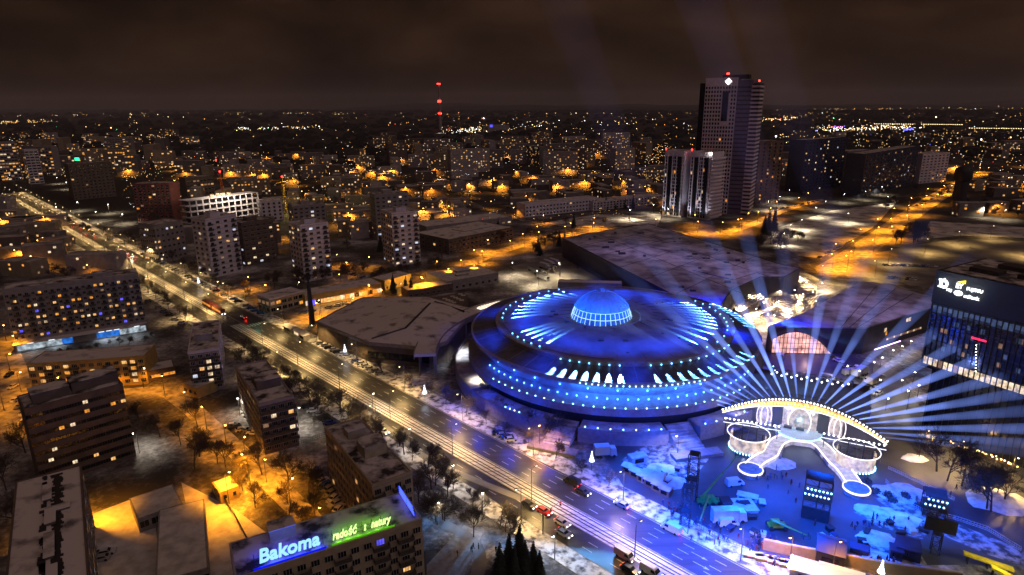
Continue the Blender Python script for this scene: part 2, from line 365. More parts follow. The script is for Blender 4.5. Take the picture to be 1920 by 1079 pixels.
def bld(name, label, cat, A, B, D, h, wm=None, fl=5, bays=10, sb=0, win=(1.7, 1.5), n=2, lit=.14, mix=('warm', 'white', 'warm', 'dim', 'amber'), roof=None,
        huts=(), balc=(), zb=1.2, group=None, par=.7, frame=None, band=None, only_lit=False, flt=None, top=0, rnd=None, balw=3.0, sub=False, bands=False):
    wm = wm or m_grey; u, v, L = frame_of(A, B); rr = rnd or R
    o = thing(name, label, cat, V3(A, 0), math.atan2(u.y, u.x), group)
    mb = MB(); mb.box(0, L, 0, D, 0, h); mb.build('wall', wm, o)
    mb = MB(); mb.box(.35, L - .35, .35, D - .35, h, h + .18); rf = mb.build('roof', roof or m_roof, o)
    if par:
        mb = MB(); e = .05
        for a in ((-e, L + e, -e, .34), (-e, L + e, D - .34, D + e), (-e, .34, .34, D - .34), (L - .34, L + e, .34, D - .34)): mb.box(a[0], a[1], a[2], a[3], h - .25, h + par)
        mb.build('parapet', band or wm, o)
    if bands:
        for k in range(1, fl + 1):
            z = zb + k * (h - top - zb) / fl - .45
            if z < h - .4: mb = MB(); mb.box(-.045, L + .045, -.045, D + .045, z, z + .22); mb.build('floor_band', band or m_conc, o)
    for hx, hy, hw, hd, hh in huts:
        mb = MB(); mb.box(hx * L, hx * L + hw, hy * D, hy * D + hd, h + .18, h + hh); mb.box(hx * L - .15, hx * L + hw + .15, hy * D - .15, hy * D + hd + .15, h + hh, h + hh + .2, 1)
        mb.build('roof_hut', [wm, roof or m_roof], rf)
    c = CAMXY - A; lc = Vector((c.dot(u), c.dot(v)))
    P = []; st = (h - top - zb) / fl
    for k in range(fl):
        z = zb + k * st
        for i in range(bays): P.append((((i + .5) / bays * L), 0, z, 0, i, k))
        if sb:
            for i in range(sb):
                if lc.x > L: P.append((L, (i + .5) / sb * D, z, PI / 2, 100 + i, k))
                if lc.x < 0: P.append((0, (i + .5) / sb * D, z, -PI / 2, 100 + i, k))
    if flt: P = [p for p in P if flt(p[4], p[5])]
    items = []
    for p in P:
        r = rr.random(); kd = rr.choice(mix) if r < lit else 'off'
        if only_lit and kd == 'off': continue
        items.append((p, kd))
    items.sort(key=lambda q: ((q[1] == 'off') if only_lit or len(items) > 100 else 0, (Vector((q[0][0], q[0][1])) - lc).length - .3 * q[0][2]))
    mbx = None
    for q, (p, kd) in enumerate(items):
        wd, ht = win
        me = winmesh(wd, ht, kd, n, frame, sub and q < 100)
        if q < 100:
            wo = put('window', me, o, (p[0], p[1], p[2]), p[3])
            if sub: put('pane', panemesh(wd, ht, kd), wo)
        else:
            if mbx is None: mbx = MB(); mk = [frame or m_frame, m_glass] + list(m_lit.values()); ix = {k: 2 + j for j, k in enumerate(m_lit)}
            T = Matrix.Translation((p[0], p[1], p[2])) @ Matrix.Rotation(p[3], 4, 'Z'); b = len(mbx.v)
            mbx.v += [tuple(T @ x.co) for x in me.vertices]
            for pl in me.polygons: mbx.f.append(tuple(b + j for j in pl.vertices)); mbx.m.append(0 if pl.material_index == 0 else ix.get(kd, 1))
    if mbx: tag(mbx.build('window', mk, o), None, None, None, 'stuff')
    if balc:
        mb = MB(); w2 = balw / 2; mb.box(-w2, w2, -1.3, 0, -.18, 0); 
        for a in ((-w2, w2, -1.3, -1.24), (-w2, -w2 + .06, -1.24, -.02), (w2 - .06, w2, -1.24, -.02)): mb.box(a[0], a[1], a[2], a[3], .0, .95, 1)
        me = mb.mesh('balcony', [m_conc, m_fdark])
        for k in range(1, fl):
            for i in balc: put('balcony', me, o, ((i + .5) / bays * L, 0, zb + k * st - .55))
    o['_L'] = L; o['_D'] = D
    return o
def roofed(px, z):                             # three roof corners in the photo, at the roof's level: front left, front right, one at the back
    A, B, P = W(*px[0], z), W(*px[1], z), W(*px[2], z); u, v, L = frame_of(A, B); return A, B, abs((P - B).dot(v))
# ------------------------------------------------------------------ lettering
def text_mesh(s, size, ext=.12, bold=.02, shear=0):
    cu = bpy.data.curves.new('lettering', 'FONT'); cu.body = s; cu.size = size; cu.extrude = ext; cu.offset = bold; cu.shear = shear; cu.resolution_u = 3
    o = bpy.data.objects.new('lettering', cu); C.objects.link(o); dg = bpy.context.evaluated_depsgraph_get()
    me = bpy.data.meshes.new_from_object(o.evaluated_get(dg)); bpy.data.objects.remove(o); me.materials.clear(); return me
def lettering(name, s, size, mat, parent, loc, rot=(PI / 2, 0, 0), width=None, **k):
    me = text_mesh(s, size, **k); xs = [v.co.x for v in me.vertices]; 
    if width: 
        f = width / (max(xs) - min(xs))
        for v in me.vertices: v.co.x *= f
    me.materials.append(mat); o = bpy.data.objects.new(name, me); C.objects.link(o); o.parent = parent; o.location = loc; o.rotation_euler = rot; return o
# ------------------------------------------------------------------ the near blocks on the left
A, B, D = roofed([(441, 1087), (791, 975), (746, 927)], 21)
bk = bld('apartment_block', 'cream block in the foreground carrying the blue and green lit roof lettering', 'apartment block', A, B, max(D, 11), 21, m_cream, 7, 14, 5,
         win=(1.75, 1.5), n=3, lit=.09, mix=('warm', 'blue', 'cool', 'warm'), balc=(1, 4, 7, 10, 12), par=.25, huts=[(.2, .66, 5, 3.4, 2.6)], balw=3.4, sub=True)
L = bk['_L']; em_b = em('letters_pale_blue', (.36, .78, 1), 1.15); em_g = em('letters_lime', (.75, 1, .35), 1.3)
m_sb = em('board_blue', (.002, .008, 1), .8); m_sg = em('board_green', (.2, .9, .02), .35)
def sign(label, s, x0, x1, size, mat, lcol, e, shear, bold, bm, words):
    t = thing('roof_sign', label, 'sign', (0, 0, 0)); t.matrix_basis = bk.matrix_basis @ Matrix.Translation((0, 0, 21.2)); y = 1.5
    f = MB()
    n = int((x1 - x0) / 2)
    for k in range(n + 1): x = x0 + (x1 - x0) * k / n; f.tube((x, y + .2, 0), (x, y + .2, 2.6), .05); f.tube((x, y + .2, 2.3), (x, y + 1.6, 0), .04)
    for z in (.5, 1.5): f.tube((x0, y + .2, z), (x1, y + .2, z), .05)
    f.build('sign_frame', m_steel, t)
    b = MB(); b.box(x0 - .4, x1 + .4, y - 1.1, y - .95, -.25, .35); b.build('light_trough', bm, t)
    for wd, a, c in words: lettering('lettering', wd, size, mat, t, (a, y, .55), width=c - a, bold=bold, shear=shear)
    for k in range(6):
        x = x0 + (x1 - x0) * (k + .5) / 6; light('POINT', (x, y - .7, .5), e, lcol, t, .2); light('POINT', (x, y + 2.8, 1.6), e * .9, lcol, t, .2)
    return t
sign('big pale blue lit word on the flat roof edge of the cream foreground block', 'Bakoma', L * .1, L * .45, 4.1, em_b, (.0, .012, 1), 110, 0.12, .1, m_sb, [('Bakoma', L * .12, L * .43)])
sign('lime green lit words on the flat roof edge, right of the blue word', 'x', L * .5, L * .83, 2.5, em_g, (.2, 1, .01), 40, .25, .05, m_sg, [('radość', L * .5, L * .635), ('z', L * .675, L * .69), ('natury', L * .715, L * .83)])
t = thing('light_tube_rack', 'rack of four blue neon tubes at the far end of the foreground roof', 'neon light'); t.matrix_basis = bk.matrix_basis @ Matrix.Translation((L - 1.2, 0, 21.2))
m_nb = em('neon_blue', (.05, .09, 1), 3, sample=True); f = MB()
for y in (1, 6, 11): f.tube((0, y, 0), (0, y, 2.2), .06)
f.build('rack_frame', m_steel, t)
for k in range(4): q = MB(); q.tube((0, 1 + .4 * k, .5 + .5 * k), (0, 11, .5 + .5 * k), .09); q.build('neon_tube', m_nb, t)
A, B, D = roofed([(698, 913), (773, 887), (666, 788)], 17)
bld('apartment_block', 'beige slab block beyond the foreground block with a snow patched roof', 'apartment block', A, B, D, 17, m_cream, 6, 4, 14, n=3, lit=.1, huts=[(.3, .35, 6, 6, 3.2), (.3, .7, 5, 4, 2.6)], balc=(0, 2), par=.5, sub=True, bands=True)
A, B, D = roofed([(485, 761), (551, 745), (489, 679)], 17)
bld('apartment_block', 'brown slab block with one yellow lit roof hut window, middle of the three', 'apartment block', A, B, D, 17, m_brown, 6, 4, 12, n=3, lit=.12, huts=[(.18, .3, 7.5, 8, 3.2)], balc=(0, 1, 2, 3), band=m_grey, par=.6, sub=True, bands=True)
A, B, D = roofed([(352, 663), (410, 655), (364, 608)], 16.5)
bld('apartment_block', 'narrow grey slab block with white framed balcony windows beside the crossing', 'apartment block', A, B, D, 16.5, m_grey, 6, 4, 10, n=3, lit=.2, huts=[(.2, .3, 6, 7, 3)], balc=(0, 1, 2, 3), mix=('warm', 'white', 'cool'), band=m_lilac, par=.6, sub=True, frame=m_lilac, bands=True)
A, B = W(30, 658), W(276, 618)
B1 = bld('apartment_block', 'long dark ten storey block with a shop strip lit white and blue at its foot', 'apartment block', A, B, 12, 28, m_grey, 8, 22, 0, win=(1.35, 1.25), lit=.3, sub=True, bands=True, zb=5.2, mix=('warm', 'amber', 'warm', 'dim', 'white', 'blue'), huts=[(.65, .3, 8, 5, 2)], balc=tuple(range(1, 22, 2)), balw=2.6, top=.4)
L = B1['_L']; m_shop = em('shop_window_white', (.75, .9, 1), .4, .9, .6); m_shopb = em('shop_window_blue', (.03, .25, 1), .55, .7, .5); m_fas = em('shop_fascia', (.85, .95, 1), 1.6)
for x0, x1, mt in ((.02, .34, m_shop), (.34, .42, m_shopb), (.6, .78, m_shopb), (.78, .99, m_shop)):
    q = MB(); q.box(x0 * L, x1 * L, -3, -2.85, .4, 3.0); q.build('shop_front', mt, B1)
q = MB(); q.box(0, L, -2.8, -.02, 0, 3.6); q.box(-.3, L + .3, -4.6, -.03, 3.62, 3.95, 1); q.build('shop_base', [m_grey, m_roofw], B1)
for x in (.1, .25, .62, .68, .74, .9): q = MB(); q.box(x * L, x * L + 2.2, -4.75, -4.62, 3.65, 3.9); q.build('fascia_light', m_fas, B1)
for x in (.12, .3, .65, .72, .9): light('SPOT', (x * L, -5.2, 3.4), 1100, (.75, .9, 1), B1, .3, (0, -.4, -1), rad(150))
A, B = W(62, 737), W(279, 720)
yb = bld('apartment_block', 'long yellow four storey block under a snowy roof, below the shop strip', 'apartment block', A, B, 13, 11.6, m_yell, 4, 14, 0, win=(1.9, 1.5), n=3, lit=.26, sub=True, mix=('warm', 'amber', 'white', 'warm'), roof=m_roofw, balc=(2, 5, 9, 12), par=.3)
A, B = W(280, 716), W(330, 706)
q = bld('low_building', 'low annex with an orange lit row of panes between the yellow and grey blocks', 'building', A, B, 9, 4.2, m_brown, 1, 9, 0, win=(1.1, 1.3), n=1, lit=.95, mix=('amber',), roof=m_roofw, par=.2)
A, B, D = roofed([(45, 770), (230, 721), (205, 710)], 24.5)
bld('apartment_block', 'large dark block at the lower left with few lit windows and a violet door light', 'apartment block', A, B, 12, 24.5, m_brown, 8, 18, 0, win=(1.5, 1.2), lit=.075, mix=('warm', 'amber', 'white'), par=.4, huts=[(.1, .2, 9, 6, 3), (.5, .3, 12, 6, 3)], frame=m_fdark)
A, B = W(168, 1092, 18), W(152, 874, 18); D = abs((W(12, 1079, 18) - A).dot(frame_of(A, B)[1]))
bld('flat_roofed_building', 'long building at the lower left corner, snowed roof with a dark bare strip', 'building', A, B, D, 18, m_brown, 5, 16, 0, lit=.2, mix=('warm', 'amber', 'cool'), roof=m_roofw, par=.4, huts=[(.05, .38, 6, 1.6, .9), (.24, .42, 9, 1.6, .8), (.5, .4, 6, 1.8, .9), (.72, .46, 7, 1.5, .8), (.6, .2, 2, 3, .7)])
b8 = [o for o in S.objects if o.parent is None and str(o.get('label', '')).startswith('long building at the lower left')][0]; q = MB(); L8, D8 = b8['_L'], b8['_D']
for k in range(60):
    x = 1.5 + (L8 - 3) * k / 60; q.box(x, x + (L8 - 3) / 60 + .1, D8 * .36 - R.uniform(.2, 1.2), D8 * .36 + R.uniform(.6, 1.6), 18.19 + .002 * (k % 2), 18.26 + .004 * (k % 3))
    if R.random() < .45: q.box(x, x + R.uniform(.5, 1.6), D8 * .36 + 2.2, D8 * .36 + 2.2 + R.uniform(.5, 1.4), 18.19, 18.5)
q.build('bare_roof_strip', m_dark, b8)
A, B, D = roofed([(258, 975), (343, 945), (335, 905)], 4)
bld('garage', 'smaller flat garage roof with smooth snow in the orange lit yard', 'garage', A, B, D, 4, m_conc, 1, 4, 0, lit=0, roof=m_white, par=.15, win=(2.2, 2))
A, B, D = roofed([(291, 1095), (391, 1066), (362, 942)], 4.3)
bld('garage', 'longer flat garage roof with smooth snow, nearest to the foreground block', 'garage', A, B, D, 4.3, m_conc, 1, 5, 0, lit=0, roof=m_white, par=.15, win=(2.2, 2))
A, B, D = roofed([(412, 925), (447, 912), (432, 893)], 3.6)
bld('shed', 'tiny snow capped kiosk lit orange beside the hedge', 'shed', A, B, D, 3.6, m_yell, 1, 2, 2, win=(1, 1.4), n=1, lit=0, roof=m_white, par=.1)
A, B, D = roofed([(478, 665), (520, 650), (500, 640)], 3)
A, B = W(348, 742), W(362, 775)
bld('low_building', 'low flat shed roof lit orange at the foot of the grey slab block', 'building', W(345, 738), W(372, 748), 8, 4, m_yell, 1, 3, 0, lit=0, roof=m_roofw, par=.2)
# ------------------------------------------------------------------ towers of the estate across the avenue, and others named one by one
def tow(label, bl, br, yt, D, wm, fl, bays, sb=0, cat='tower block', name='tower_block', **k):
    A, B = W(*bl), W(*br); h = HZ(bl[0], bl[1], yt); return bld(name, label, cat, A, B, D, h, wm, fl, bays, sb, **k)
k_ = dict(bands=True, win=(2.3, 1.5), n=3, lit=.2, mix=('warm', 'white', 'white', 'dim', 'cool'), balw=3.2, huts=[(.3, .3, 7, 6, 3)])
tow('pale eleven storey tower on the left of the three beside the avenue', (400, 522), (456, 508), 413, 15, m_lilac, 11, 4, 3, balc=(0, 3), **k_)
tow('pale eleven storey tower behind the tall dark mast, middle of the three', (572, 530), (624, 520), 425, 17, m_lilac, 11, 4, 4, balc=(0, 3), **k_)
tow('pale eleven storey tower on the right of the three, above the orange junction', (740, 500), (789, 493), 402, 20, m_lilac, 11, 4, 5, balc=(0, 3), **k_)
k_['lit'] = .1
tow('grey tower hidden to half behind the right pale tower', (708, 452), (770, 446), 367, 17, m_grey, 11, 6, 3, **k_)
tow('grey tower standing behind the middle pale tower', (556, 462), (616, 455), 388, 16, m_grey, 10, 6, 3, **k_)
tow('dark block right of the left pale tower, one window lit', (462, 500), (520, 488), 420, 14, m_brown, 9, 5, 3, **k_)
tow('maroon and grey striped tower above the red tail light jam', (259, 416), (327, 415), 346, 20, m_redp, 13, 8, 0, win=(2.6, 1.6), lit=.03, band=m_redp)
tow('dark corner block below the maroon tower at the avenue kerb', (300, 492), (352, 480), 424, 18, m_grey, 6, 6, 8, lit=.18, mix=('white', 'cool', 'warm'))
tow('dark slab tower with a green roof sign and a column of lit stair windows', (140, 376), (219, 368), 309, 16, m_brown, 11, 10, 0, win=(2.4, 1.8), lit=.05)
gs = thing('roof_sign', 'small glowing green sign on the dark slab tower', 'sign', V3(W(145, 303, HZ(140, 376, 309) + .2), HZ(140, 376, 309) + .2))
q = MB(); q.box(-2.6, 2.6, -.2, .2, 1, 4.4); q.build('sign_face', em('sign_green', (.02, 1, .3), 3), gs); q = MB(); q.box(-2, -1.8, -.1, .1, 0, 1); q.box(1.8, 2, -.1, .1, 0, 1); q.build('sign_frame', m_steel, gs)
tow('office tower with curved white side fins at the far left', (58, 346), (84, 344), 282, 14, m_lilac, 12, 3, 4, win=(4.5, 2), lit=.2)
tow('brightly lit frame tower at the left edge of the photo', (4, 340), (42, 338), 268, 18, m_grey, 12, 6, 3, win=(3.4, 2), lit=.5, mix=('warm', 'amber', 'white', 'dim'))
tow('stepped tower between the white fins and the green sign', (88, 330), (106, 330), 275, 14, m_grey, 9, 3, 0, win=(4, 2), lit=.35)
tow('wide lit office slab far behind the green sign tower', (199, 290), (249, 289), 259, 20, m_grey, 7, 10, 0, win=(4.5, 1.6), lit=.3, mix=('dim', 'warm', 'dim'))
tow('plain dark slab far behind the white finned office tower', (103, 320), (135, 318), 284, 20, m_brown, 6, 6, 0, win=(4, 1.6), lit=.04)
tow('dim slab with dotted windows behind the building site', (352, 370), (404, 364), 335, 16, m_brown, 4, 8, 0, win=(3, 2), lit=.45, mix=('dim', 'dim', 'warm'))
tow('pale lit end block of the building site by the yellow crane', (492, 416), (532, 412), 379, 15, m_lilac, 5, 4, 3, win=(2, 2), lit=0)
# building site frame
A, B = W(404, 424), W(490, 410); u, v, L = frame_of(A, B); h = HZ(404, 424, 372)
o = thing('building_shell', 'concrete frame of a building site, lit white, floors still open', 'building site', V3(A), math.atan2(u.y, u.x))
for k in range(6): q = MB(); q.box(-22, L, 0, 16, k * h / 5 - .4, k * h / 5); q.build('floor_slab', m_lilac, o)
for i in range(12): q = MB(); x = -21 + (L + 20) * i / 11; [q.box(x, x + .9, .3, 1.2, k * h / 5 + .002, (k + 1) * h / 5 - .402) for k in range(5)]; q.build('column', m_lilac, o)
q = MB(); q.box(-20, L - 1, 9, 9.4, 0, h - .5); q.build('core_wall', m_dark, o)
q = MB(); [q.box(x, x + 3, 5, 7, h, h + 2.5) for x in (2, 8, 13, 19)]; q.build('formwork', m_cream, o)
for x in (4, 16, 28): light('SPOT', (x, -13, h + 6), 26000, (1, .85, .6), o, .5, (0, 1, -.7), rad(120)); 
light('POINT', (10, 8, h + 7), 9000, (1, .85, .6), o)
def crane(label, base, ytop, m, jib=0, rz=0):
    z = HZ(base[0], base[1], ytop); t = thing('tower_crane', label, 'crane', V3(W(*base)), rz); q = MB()
    for x, y in ((-.9, -.9), (.9, -.9), (.9, .9), (-.9, .9)): q.tube((x, y, 0), (x, y, z), .22, None, 0, 4)
    k = 0
    while k < z - 3:
        for a, b in (((-.9, -.9), (.9, -.9)), ((.9, -.9), (.9, .9)), ((.9, .9), (-.9, .9)), ((-.9, .9), (-.9, -.9))): q.tube((*a, k), (*b, k + 3), .14, None, 0, 4)
        k += 3
    q.build('mast', m, t)
    q = MB(); q.tube((-10, 0, z), (jib, 0, z + 1), .5, .25, 0, 4); q.tube((0, 0, z), (0, 0, z + 5), .3, .2, 0, 4); q.tube((0, 0, z + 5), (jib * .8, 0, z + 1), .1); q.tube((0, 0, z + 5), (-10, 0, z), .1); q.build('jib', m, t)
    q = MB(); q.ball((0, 0, z + 5.6), 1.0); q.build('warning_light', m_red, t); return t
m_cy = pm('crane_yellow', (.55, .36, .03), None, 1, .5); m_or = pm('crane_orange', (.6, .16, .04), None, 1, .5)
c1 = crane('yellow lit tower crane mast with a red light, right of the site', (536, 400), 342, m_cy, 18, 1.2); light('POINT', (4, -6, 14), 12000, (1, .75, .2), c1); light('POINT', (3, -6, 32), 8000, (1, .75, .2), c1)
c2 = crane('orange tower crane rising out of the concrete frame', (421, 390), 332, m_or, 16, 2.2); light('POINT', (5, -6, 38), 9000, (1, .5, .12), c2)
# low shops along the cross street
A, B = W(508, 590), W(571, 573)
sp1 = bld('shop_pavilion', 'two storey glazed pavilion at the cross street corner, white fascia', 'shop', A, B, 12, 8, m_cream, 2, 6, 3, win=(2.6, 2), n=2, lit=.4, mix=('dim', 'amber'), roof=m_roofw, par=.5, band=m_lilac)
A, B = W(574, 578), W(716, 552)
sp2 = bld('shop_row', 'long low shop row with glowing white and orange windows', 'shop', A, B, 14, 6.5, m_yell, 1, 16, 0, win=(3.0, 2.6), n=3, lit=.7, mix=('white', 'warm', 'amber'), roof=m_roofw, par=.3)
L = sp2['_L']
for x in (.15, .3, .45, .6, .75): light('SPOT', (x * L, -3, 5.5), 1900, (1, .55, .15), sp2, .3, (0, -.2, -1), rad(150))
q = MB(); q.box(1, 5, -.4, -.12, 1.2, 4); q.build('shop_sign', m_lit['blue'], sp2)
A, B = W(722, 546), W(772, 532)
sp3 = bld('low_building', 'small house with an orange floodlit wall at the end of the shop row', 'building', A, B, 12, 6, m_yell, 1, 6, 0, win=(1.2, 1.2), lit=.3, roof=m_roofw, par=.3)
light('POINT', (6, -5, 5), 2600, (1, .5, .08), sp3); light('POINT', (16, -5, 5), 2600, (1, .5, .08), sp3)
bld('low_building', 'long low shed with a snowy pitched roof behind the snow roof hall', 'building', W(765, 562), W(850, 548), 10, 5, m_brown, 1, 8, 0, lit=0, roof=m_roofw, par=.2)
bld('low_building', 'flat hall with two dark skylight humps beside the orange junction', 'building', W(838, 548), W(935, 530), 26, 6, m_grey, 1, 8, 0, lit=0, roof=m_white, par=.3, huts=[(.4, .5, 9, 5, 1.6), (.3, .25, 8, 3, 1.2)])
sc = bld('school', 'three storey courtyard school with snowy roof, facing the orange junction', 'school', W(842, 478), W(962, 452), 40, 11, m_brown, 3, 16, 6, win=(2.4, 1.8), lit=.03, roof=m_roofw, par=.4, huts=[(.4, .35, 30, 14, .6)])
bld('low_building', 'long low hall with a lit strip of skylights behind the school', 'building', W(800, 440), W(960, 420), 30, 6, m_grey, 1, 14, 0, win=(3, 1.4), lit=.25, mix=('white', 'dim'), roof=m_roofw)
for i, (a, b, hh, lb) in enumerate((((985, 408), (1120, 393), 12, 'long pale three storey school beyond the flyover'), ((1112, 396), (1240, 382), 9, 'lower pale wing right of the long pale school'))):
    bld('school', lb, 'school', W(*a), W(*b), 16, hh, m_lilac, 3, 22, 0, win=(2, 1.6), lit=.05, roof=m_roofw)
# ------------------------------------------------------------------ towers on the right
m_shaft = pm('shaft_cladding', (.16, .16, .25), (.11, .11, .18), .4, .4)
tb = tow('tallest tower, white window grid on one face and a lit lozenge at its top', (1306, 398), (1362, 402), 150, 26, m_lilac, 33, 11, 0, win=(1.7, 2.3), n=1, lit=.012, flt=lambda i, k: not (6 <= i <= 8 and 23 <= k <= 30), frame=m_lilac, par=1.5, top=5)
L, h = tb['_L'], HZ(1306, 398, 150)
q = MB(); q.box(L * .57, L * .76, -.25, -.02, h * .7, h * .915); q.build('dark_panel', m_glass, tb)
# glass shaft and striped corner to the right of the grid
q = MB(); q.box(L + .02, L + 14, 2, 22, 0, h - 1); q.build('glass_shaft', m_shaft, tb)
for k in range(30): q = MB(); q.box(L + .5, L + 13.5, 1.9, 1.98, 5 + k * (h - 9) / 30, 6.2 + k * (h - 9) / 30); q.build('shaft_band', m_dark, tb)
q = MB(); q.box(L + 14.02, L + 20, 1, 24, 0, h - 4); q.build('corner_wing', m_dark, tb)
for k in range(33): q = MB(); z = 2 + k * (h - 6) / 33; q.box(L + 13, L + 20.4, .2, 24.2, z, z + 1.7); q.build('balcony_band', m_lilac, tb)
q = MB(); q.box(-6, -.02, 4, 22, 0, h - 3); q.build('side_wing', m_glass, tb)
q = MB(); q.box(L * .5, L + 9, 4, 16, h + .2, h + 4); q.build('plant_room', m_dark, tb)
q = MB()
for a in range(4):
    p = [Vector((L * .72 + r * math.cos(t), -.35, h - 2 + r * math.sin(t))) for r, t in ((3.0, a * PI / 2), (3.0, (a + 1) * PI / 2), (1.1, (a + 1) * PI / 2), (1.1, a * PI / 2))]
    q.hull(p, [x + Vector((0, .25, 0)) for x in p])
q.build('lozenge_sign', em('sign_white', (1, .9, .8), 4), tb)
for x, z in ((L * .66, h + 5), (L * .7, h + 5), (L + 19, h - 2)): q = MB(); q.ball((x, 1, z), .9); q.build('warning_light', m_red, tb)
for lb, a, b, yt, ll in (('left half of the twin white ribbed towers', (1241, 404), (1276, 408), 285, .05), ('right half of the twin ribbed towers, small lozenge on top', (1288, 408), (1326, 413), 287, .05)):
    o = tow(lb, a, b, yt, 22, m_lilac, 17, 8, 0, win=(2, 2.6), n=1, lit=ll, frame=m_glass, par=1.4, top=3); L = o['_L']; h = HZ(*a, yt)
    for x in (.28, .78): q = MB(); q.box(L * x - 1.9, L * x + 1.9, -.3, -.12, 4, h - 4); q.build('glass_ribbon', m_glass, o)
    for x in (.03, .16, .42, .62, .94): q = MB(); q.box(L * x - .45, L * x + .45, -.6, -.02, 1, h - 1); q.build('rib', m_lilac, o)
    if 'right' in lb:
        for k in range(17): q = MB(); q.box(L + .1, L + 2.5, 0, 22, 2 + k * (h - 4) / 17, 3.6 + k * (h - 4) / 17); q.build('balcony_band', m_lilac, o)
        q = MB(); q.ball((L * .95, -.8, h), 1.1); q.build('corner_light', m_lw, o)
    for x in (.2, .8): light('SPOT', (x * L, -6, 1), 8000, (.8, .88, 1), o, .4, (0, .35, 1), rad(80))
    q = MB(); q.ball((0, 1, h + 3), .8); q.tube((0, 1, h), (0, 1, h + 3), .15); q.build('warning_light', m_red, o)
tow('dark narrow tower right behind the tallest tower', (1408, 385), (1458, 382), 266, 18, m_brown, 17, 5, 0, win=(2, 2), lit=.12, frame=m_fdark)
m_navy = pm('navy_cladding', (.035, .045, .09), (.025, .03, .06), .5, .5)
k2 = dict(win=(2.6, 1.8), lit=.13, mix=('warm', 'white', 'cool', 'dim'), frame=m_fdark)
tow('pale tower stuck to the left of the dark blue apartment slab', (1484, 345), (1506, 348), 260, 16, m_grey, 14, 4, 0, **k2)
tow('dark blue apartment slab left of the two on the right', (1500, 362), (1576, 350), 264, 20, m_navy, 15, 12, 0, **k2)
tow('pale stepped block between the two dark blue slabs', (1582, 345), (1632, 340), 285, 18, m_grey, 10, 8, 0, **k2)
tow('wider dark blue apartment slab with more lit windows, nearer the orange road', (1612, 372), (1712, 345), 290, 20, m_navy, 11, 16, 0, **k2)
tow('pale banded block with a slatted top by the orange road', (1722, 345), (1772, 340), 290, 20, m_lilac, 10, 7, 0, win=(4, 1.5), lit=.08)
# water tower
b = W(1796, 384); t = thing('water_tower', 'dark slender water tower with a wider rounded head by the orange road', 'tower', V3(b)); q = MB()
q.lathe([(7, 0), (6.2, 14), (6, 24)], 20); q.build('shaft', m_dark, t, smooth=True)
q = MB(); q.lathe([(6, 24), (8.2, 27), (8.4, 34), (7.4, 37), (4, 39.4), (.01, 40)], 20); q.build('tank', m_dark, t, smooth=True)
# chimney with red lights on the horizon
b = W(826, 243); z = HZ(826, 243, 156); t = thing('chimney', 'far striped chimney with red warning lights on the horizon', 'chimney', V3(b)); q = MB(); q.lathe([(7, 0), (4.5, z)], 14); q.build('stack', m_grey, t)
for f_ in (.35, .6, .62, .98):
    for x in (-5, 0, 5): q = MB(); q.ball((x, -6, z * f_), 3.2); q.build('warning_light', m_red, t)
q = bld('far_hall', 'large far hall with a blue sign, right of the chimney', 'hall', W(915, 249), W(955, 248), 60, 26, m_grey, 1, 4, 0, lit=0, win=(6, 3)); sg = MB(); sg.box(8, 20, -.6, -.1, 20, 30); sg.build('hall_sign', m_lit['blue'], q)
# the mast by the shops
b = W(586, 611); z = HZ(586, 611, 520); t = thing('monument_mast', 'tall dark tapering mast between the shop row and the avenue', 'mast', V3(b)); q = MB(); q.lathe([(1.5, 0), (1.15, z * .5), (.9, z * .8), (.35, z)], 14); q.build('shaft', m_dark, t, smooth=True)
q = MB(); q.lathe([(2.2, 0), (2.0, .8), (.01, .81)], 14); q.build('plinth', m_conc, t)
# ------------------------------------------------------------------ the saucer arena
CX, CY = 40.5, 246.0
m_tile = pm('roof_tile_dark', (.26, .26, .28), (.12, .12, .13), .12, .6, .35, .7, detail=7)
m_ringr = pm('roof_ring_dark', (.1, .105, .13), (.055, .06, .075), .3, .5)
m_fascia = pm('rim_fascia', (.3, .26, .26), (.22, .19, .19), .8, .7)
m_skirt = pm('skirt_panels', (.28, .28, .3), (.2, .2, .22), .5, .6)
dc_ = (-5.2, -5.5)
ar = thing('saucer_arena', 'huge blue lit saucer shaped arena with a domed skylight on its roof', 'arena', (CX, CY, 0))
def lp(name, prof, m, n=120, a0=0, a1=2 * PI, close=False, smooth=True, c=(0, 0)):
    q = MB(); q.lathe(prof, n, a0, a1, c, 0, close); return q.build(name, m, ar, smooth=smooth)
lp('roof', [(46, 21.2), (30, 23.2), (14, 24.4), (.05, 24.5)], m_tile)
lp('roof_ring', [(56.4, 18.3), (47.3, 20.2)], m_ringr)
lp('ring_kerb', [(47.3, 20.2), (47.3, 21.6), (46, 21.6), (46, 21.1)], m_fascia, smooth=False)
lp('rim', [(54, 16.4), (57, 16.9), (57.2, 18.5), (56.4, 18.6), (56.4, 18.25)], m_fascia, smooth=False)
lp('recess_wall', [(53, 12.4), (53.4, 16.6)], m_skirt)
lp('skirt', [(58.4, 9.8), (53, 12.5)], m_skirt)
lp('lower_fascia', [(55.2, 6.9), (58.4, 7.3), (58.5, 10.1), (58.1, 10.1), (58.1, 9.7)], m_fascia, smooth=False)
lp('drum', [(55, 0), (55, 7)], m_dark)
for k in range(44):                           # seams on the ring
    a = 2 * PI * k / 44; q = MB(); q.hull([(47.4, -.07, 20.2), (47.4, .07, 20.2), (47.4, .07, 20.32), (47.4, -.07, 20.32)], [(56.3, -.07, 18.34), (56.3, .07, 18.34), (56.3, .07, 18.46), (56.3, -.07, 18.46)])
    o = q.build('ring_seam', m_fascia, ar); o.rotation_euler[2] = a
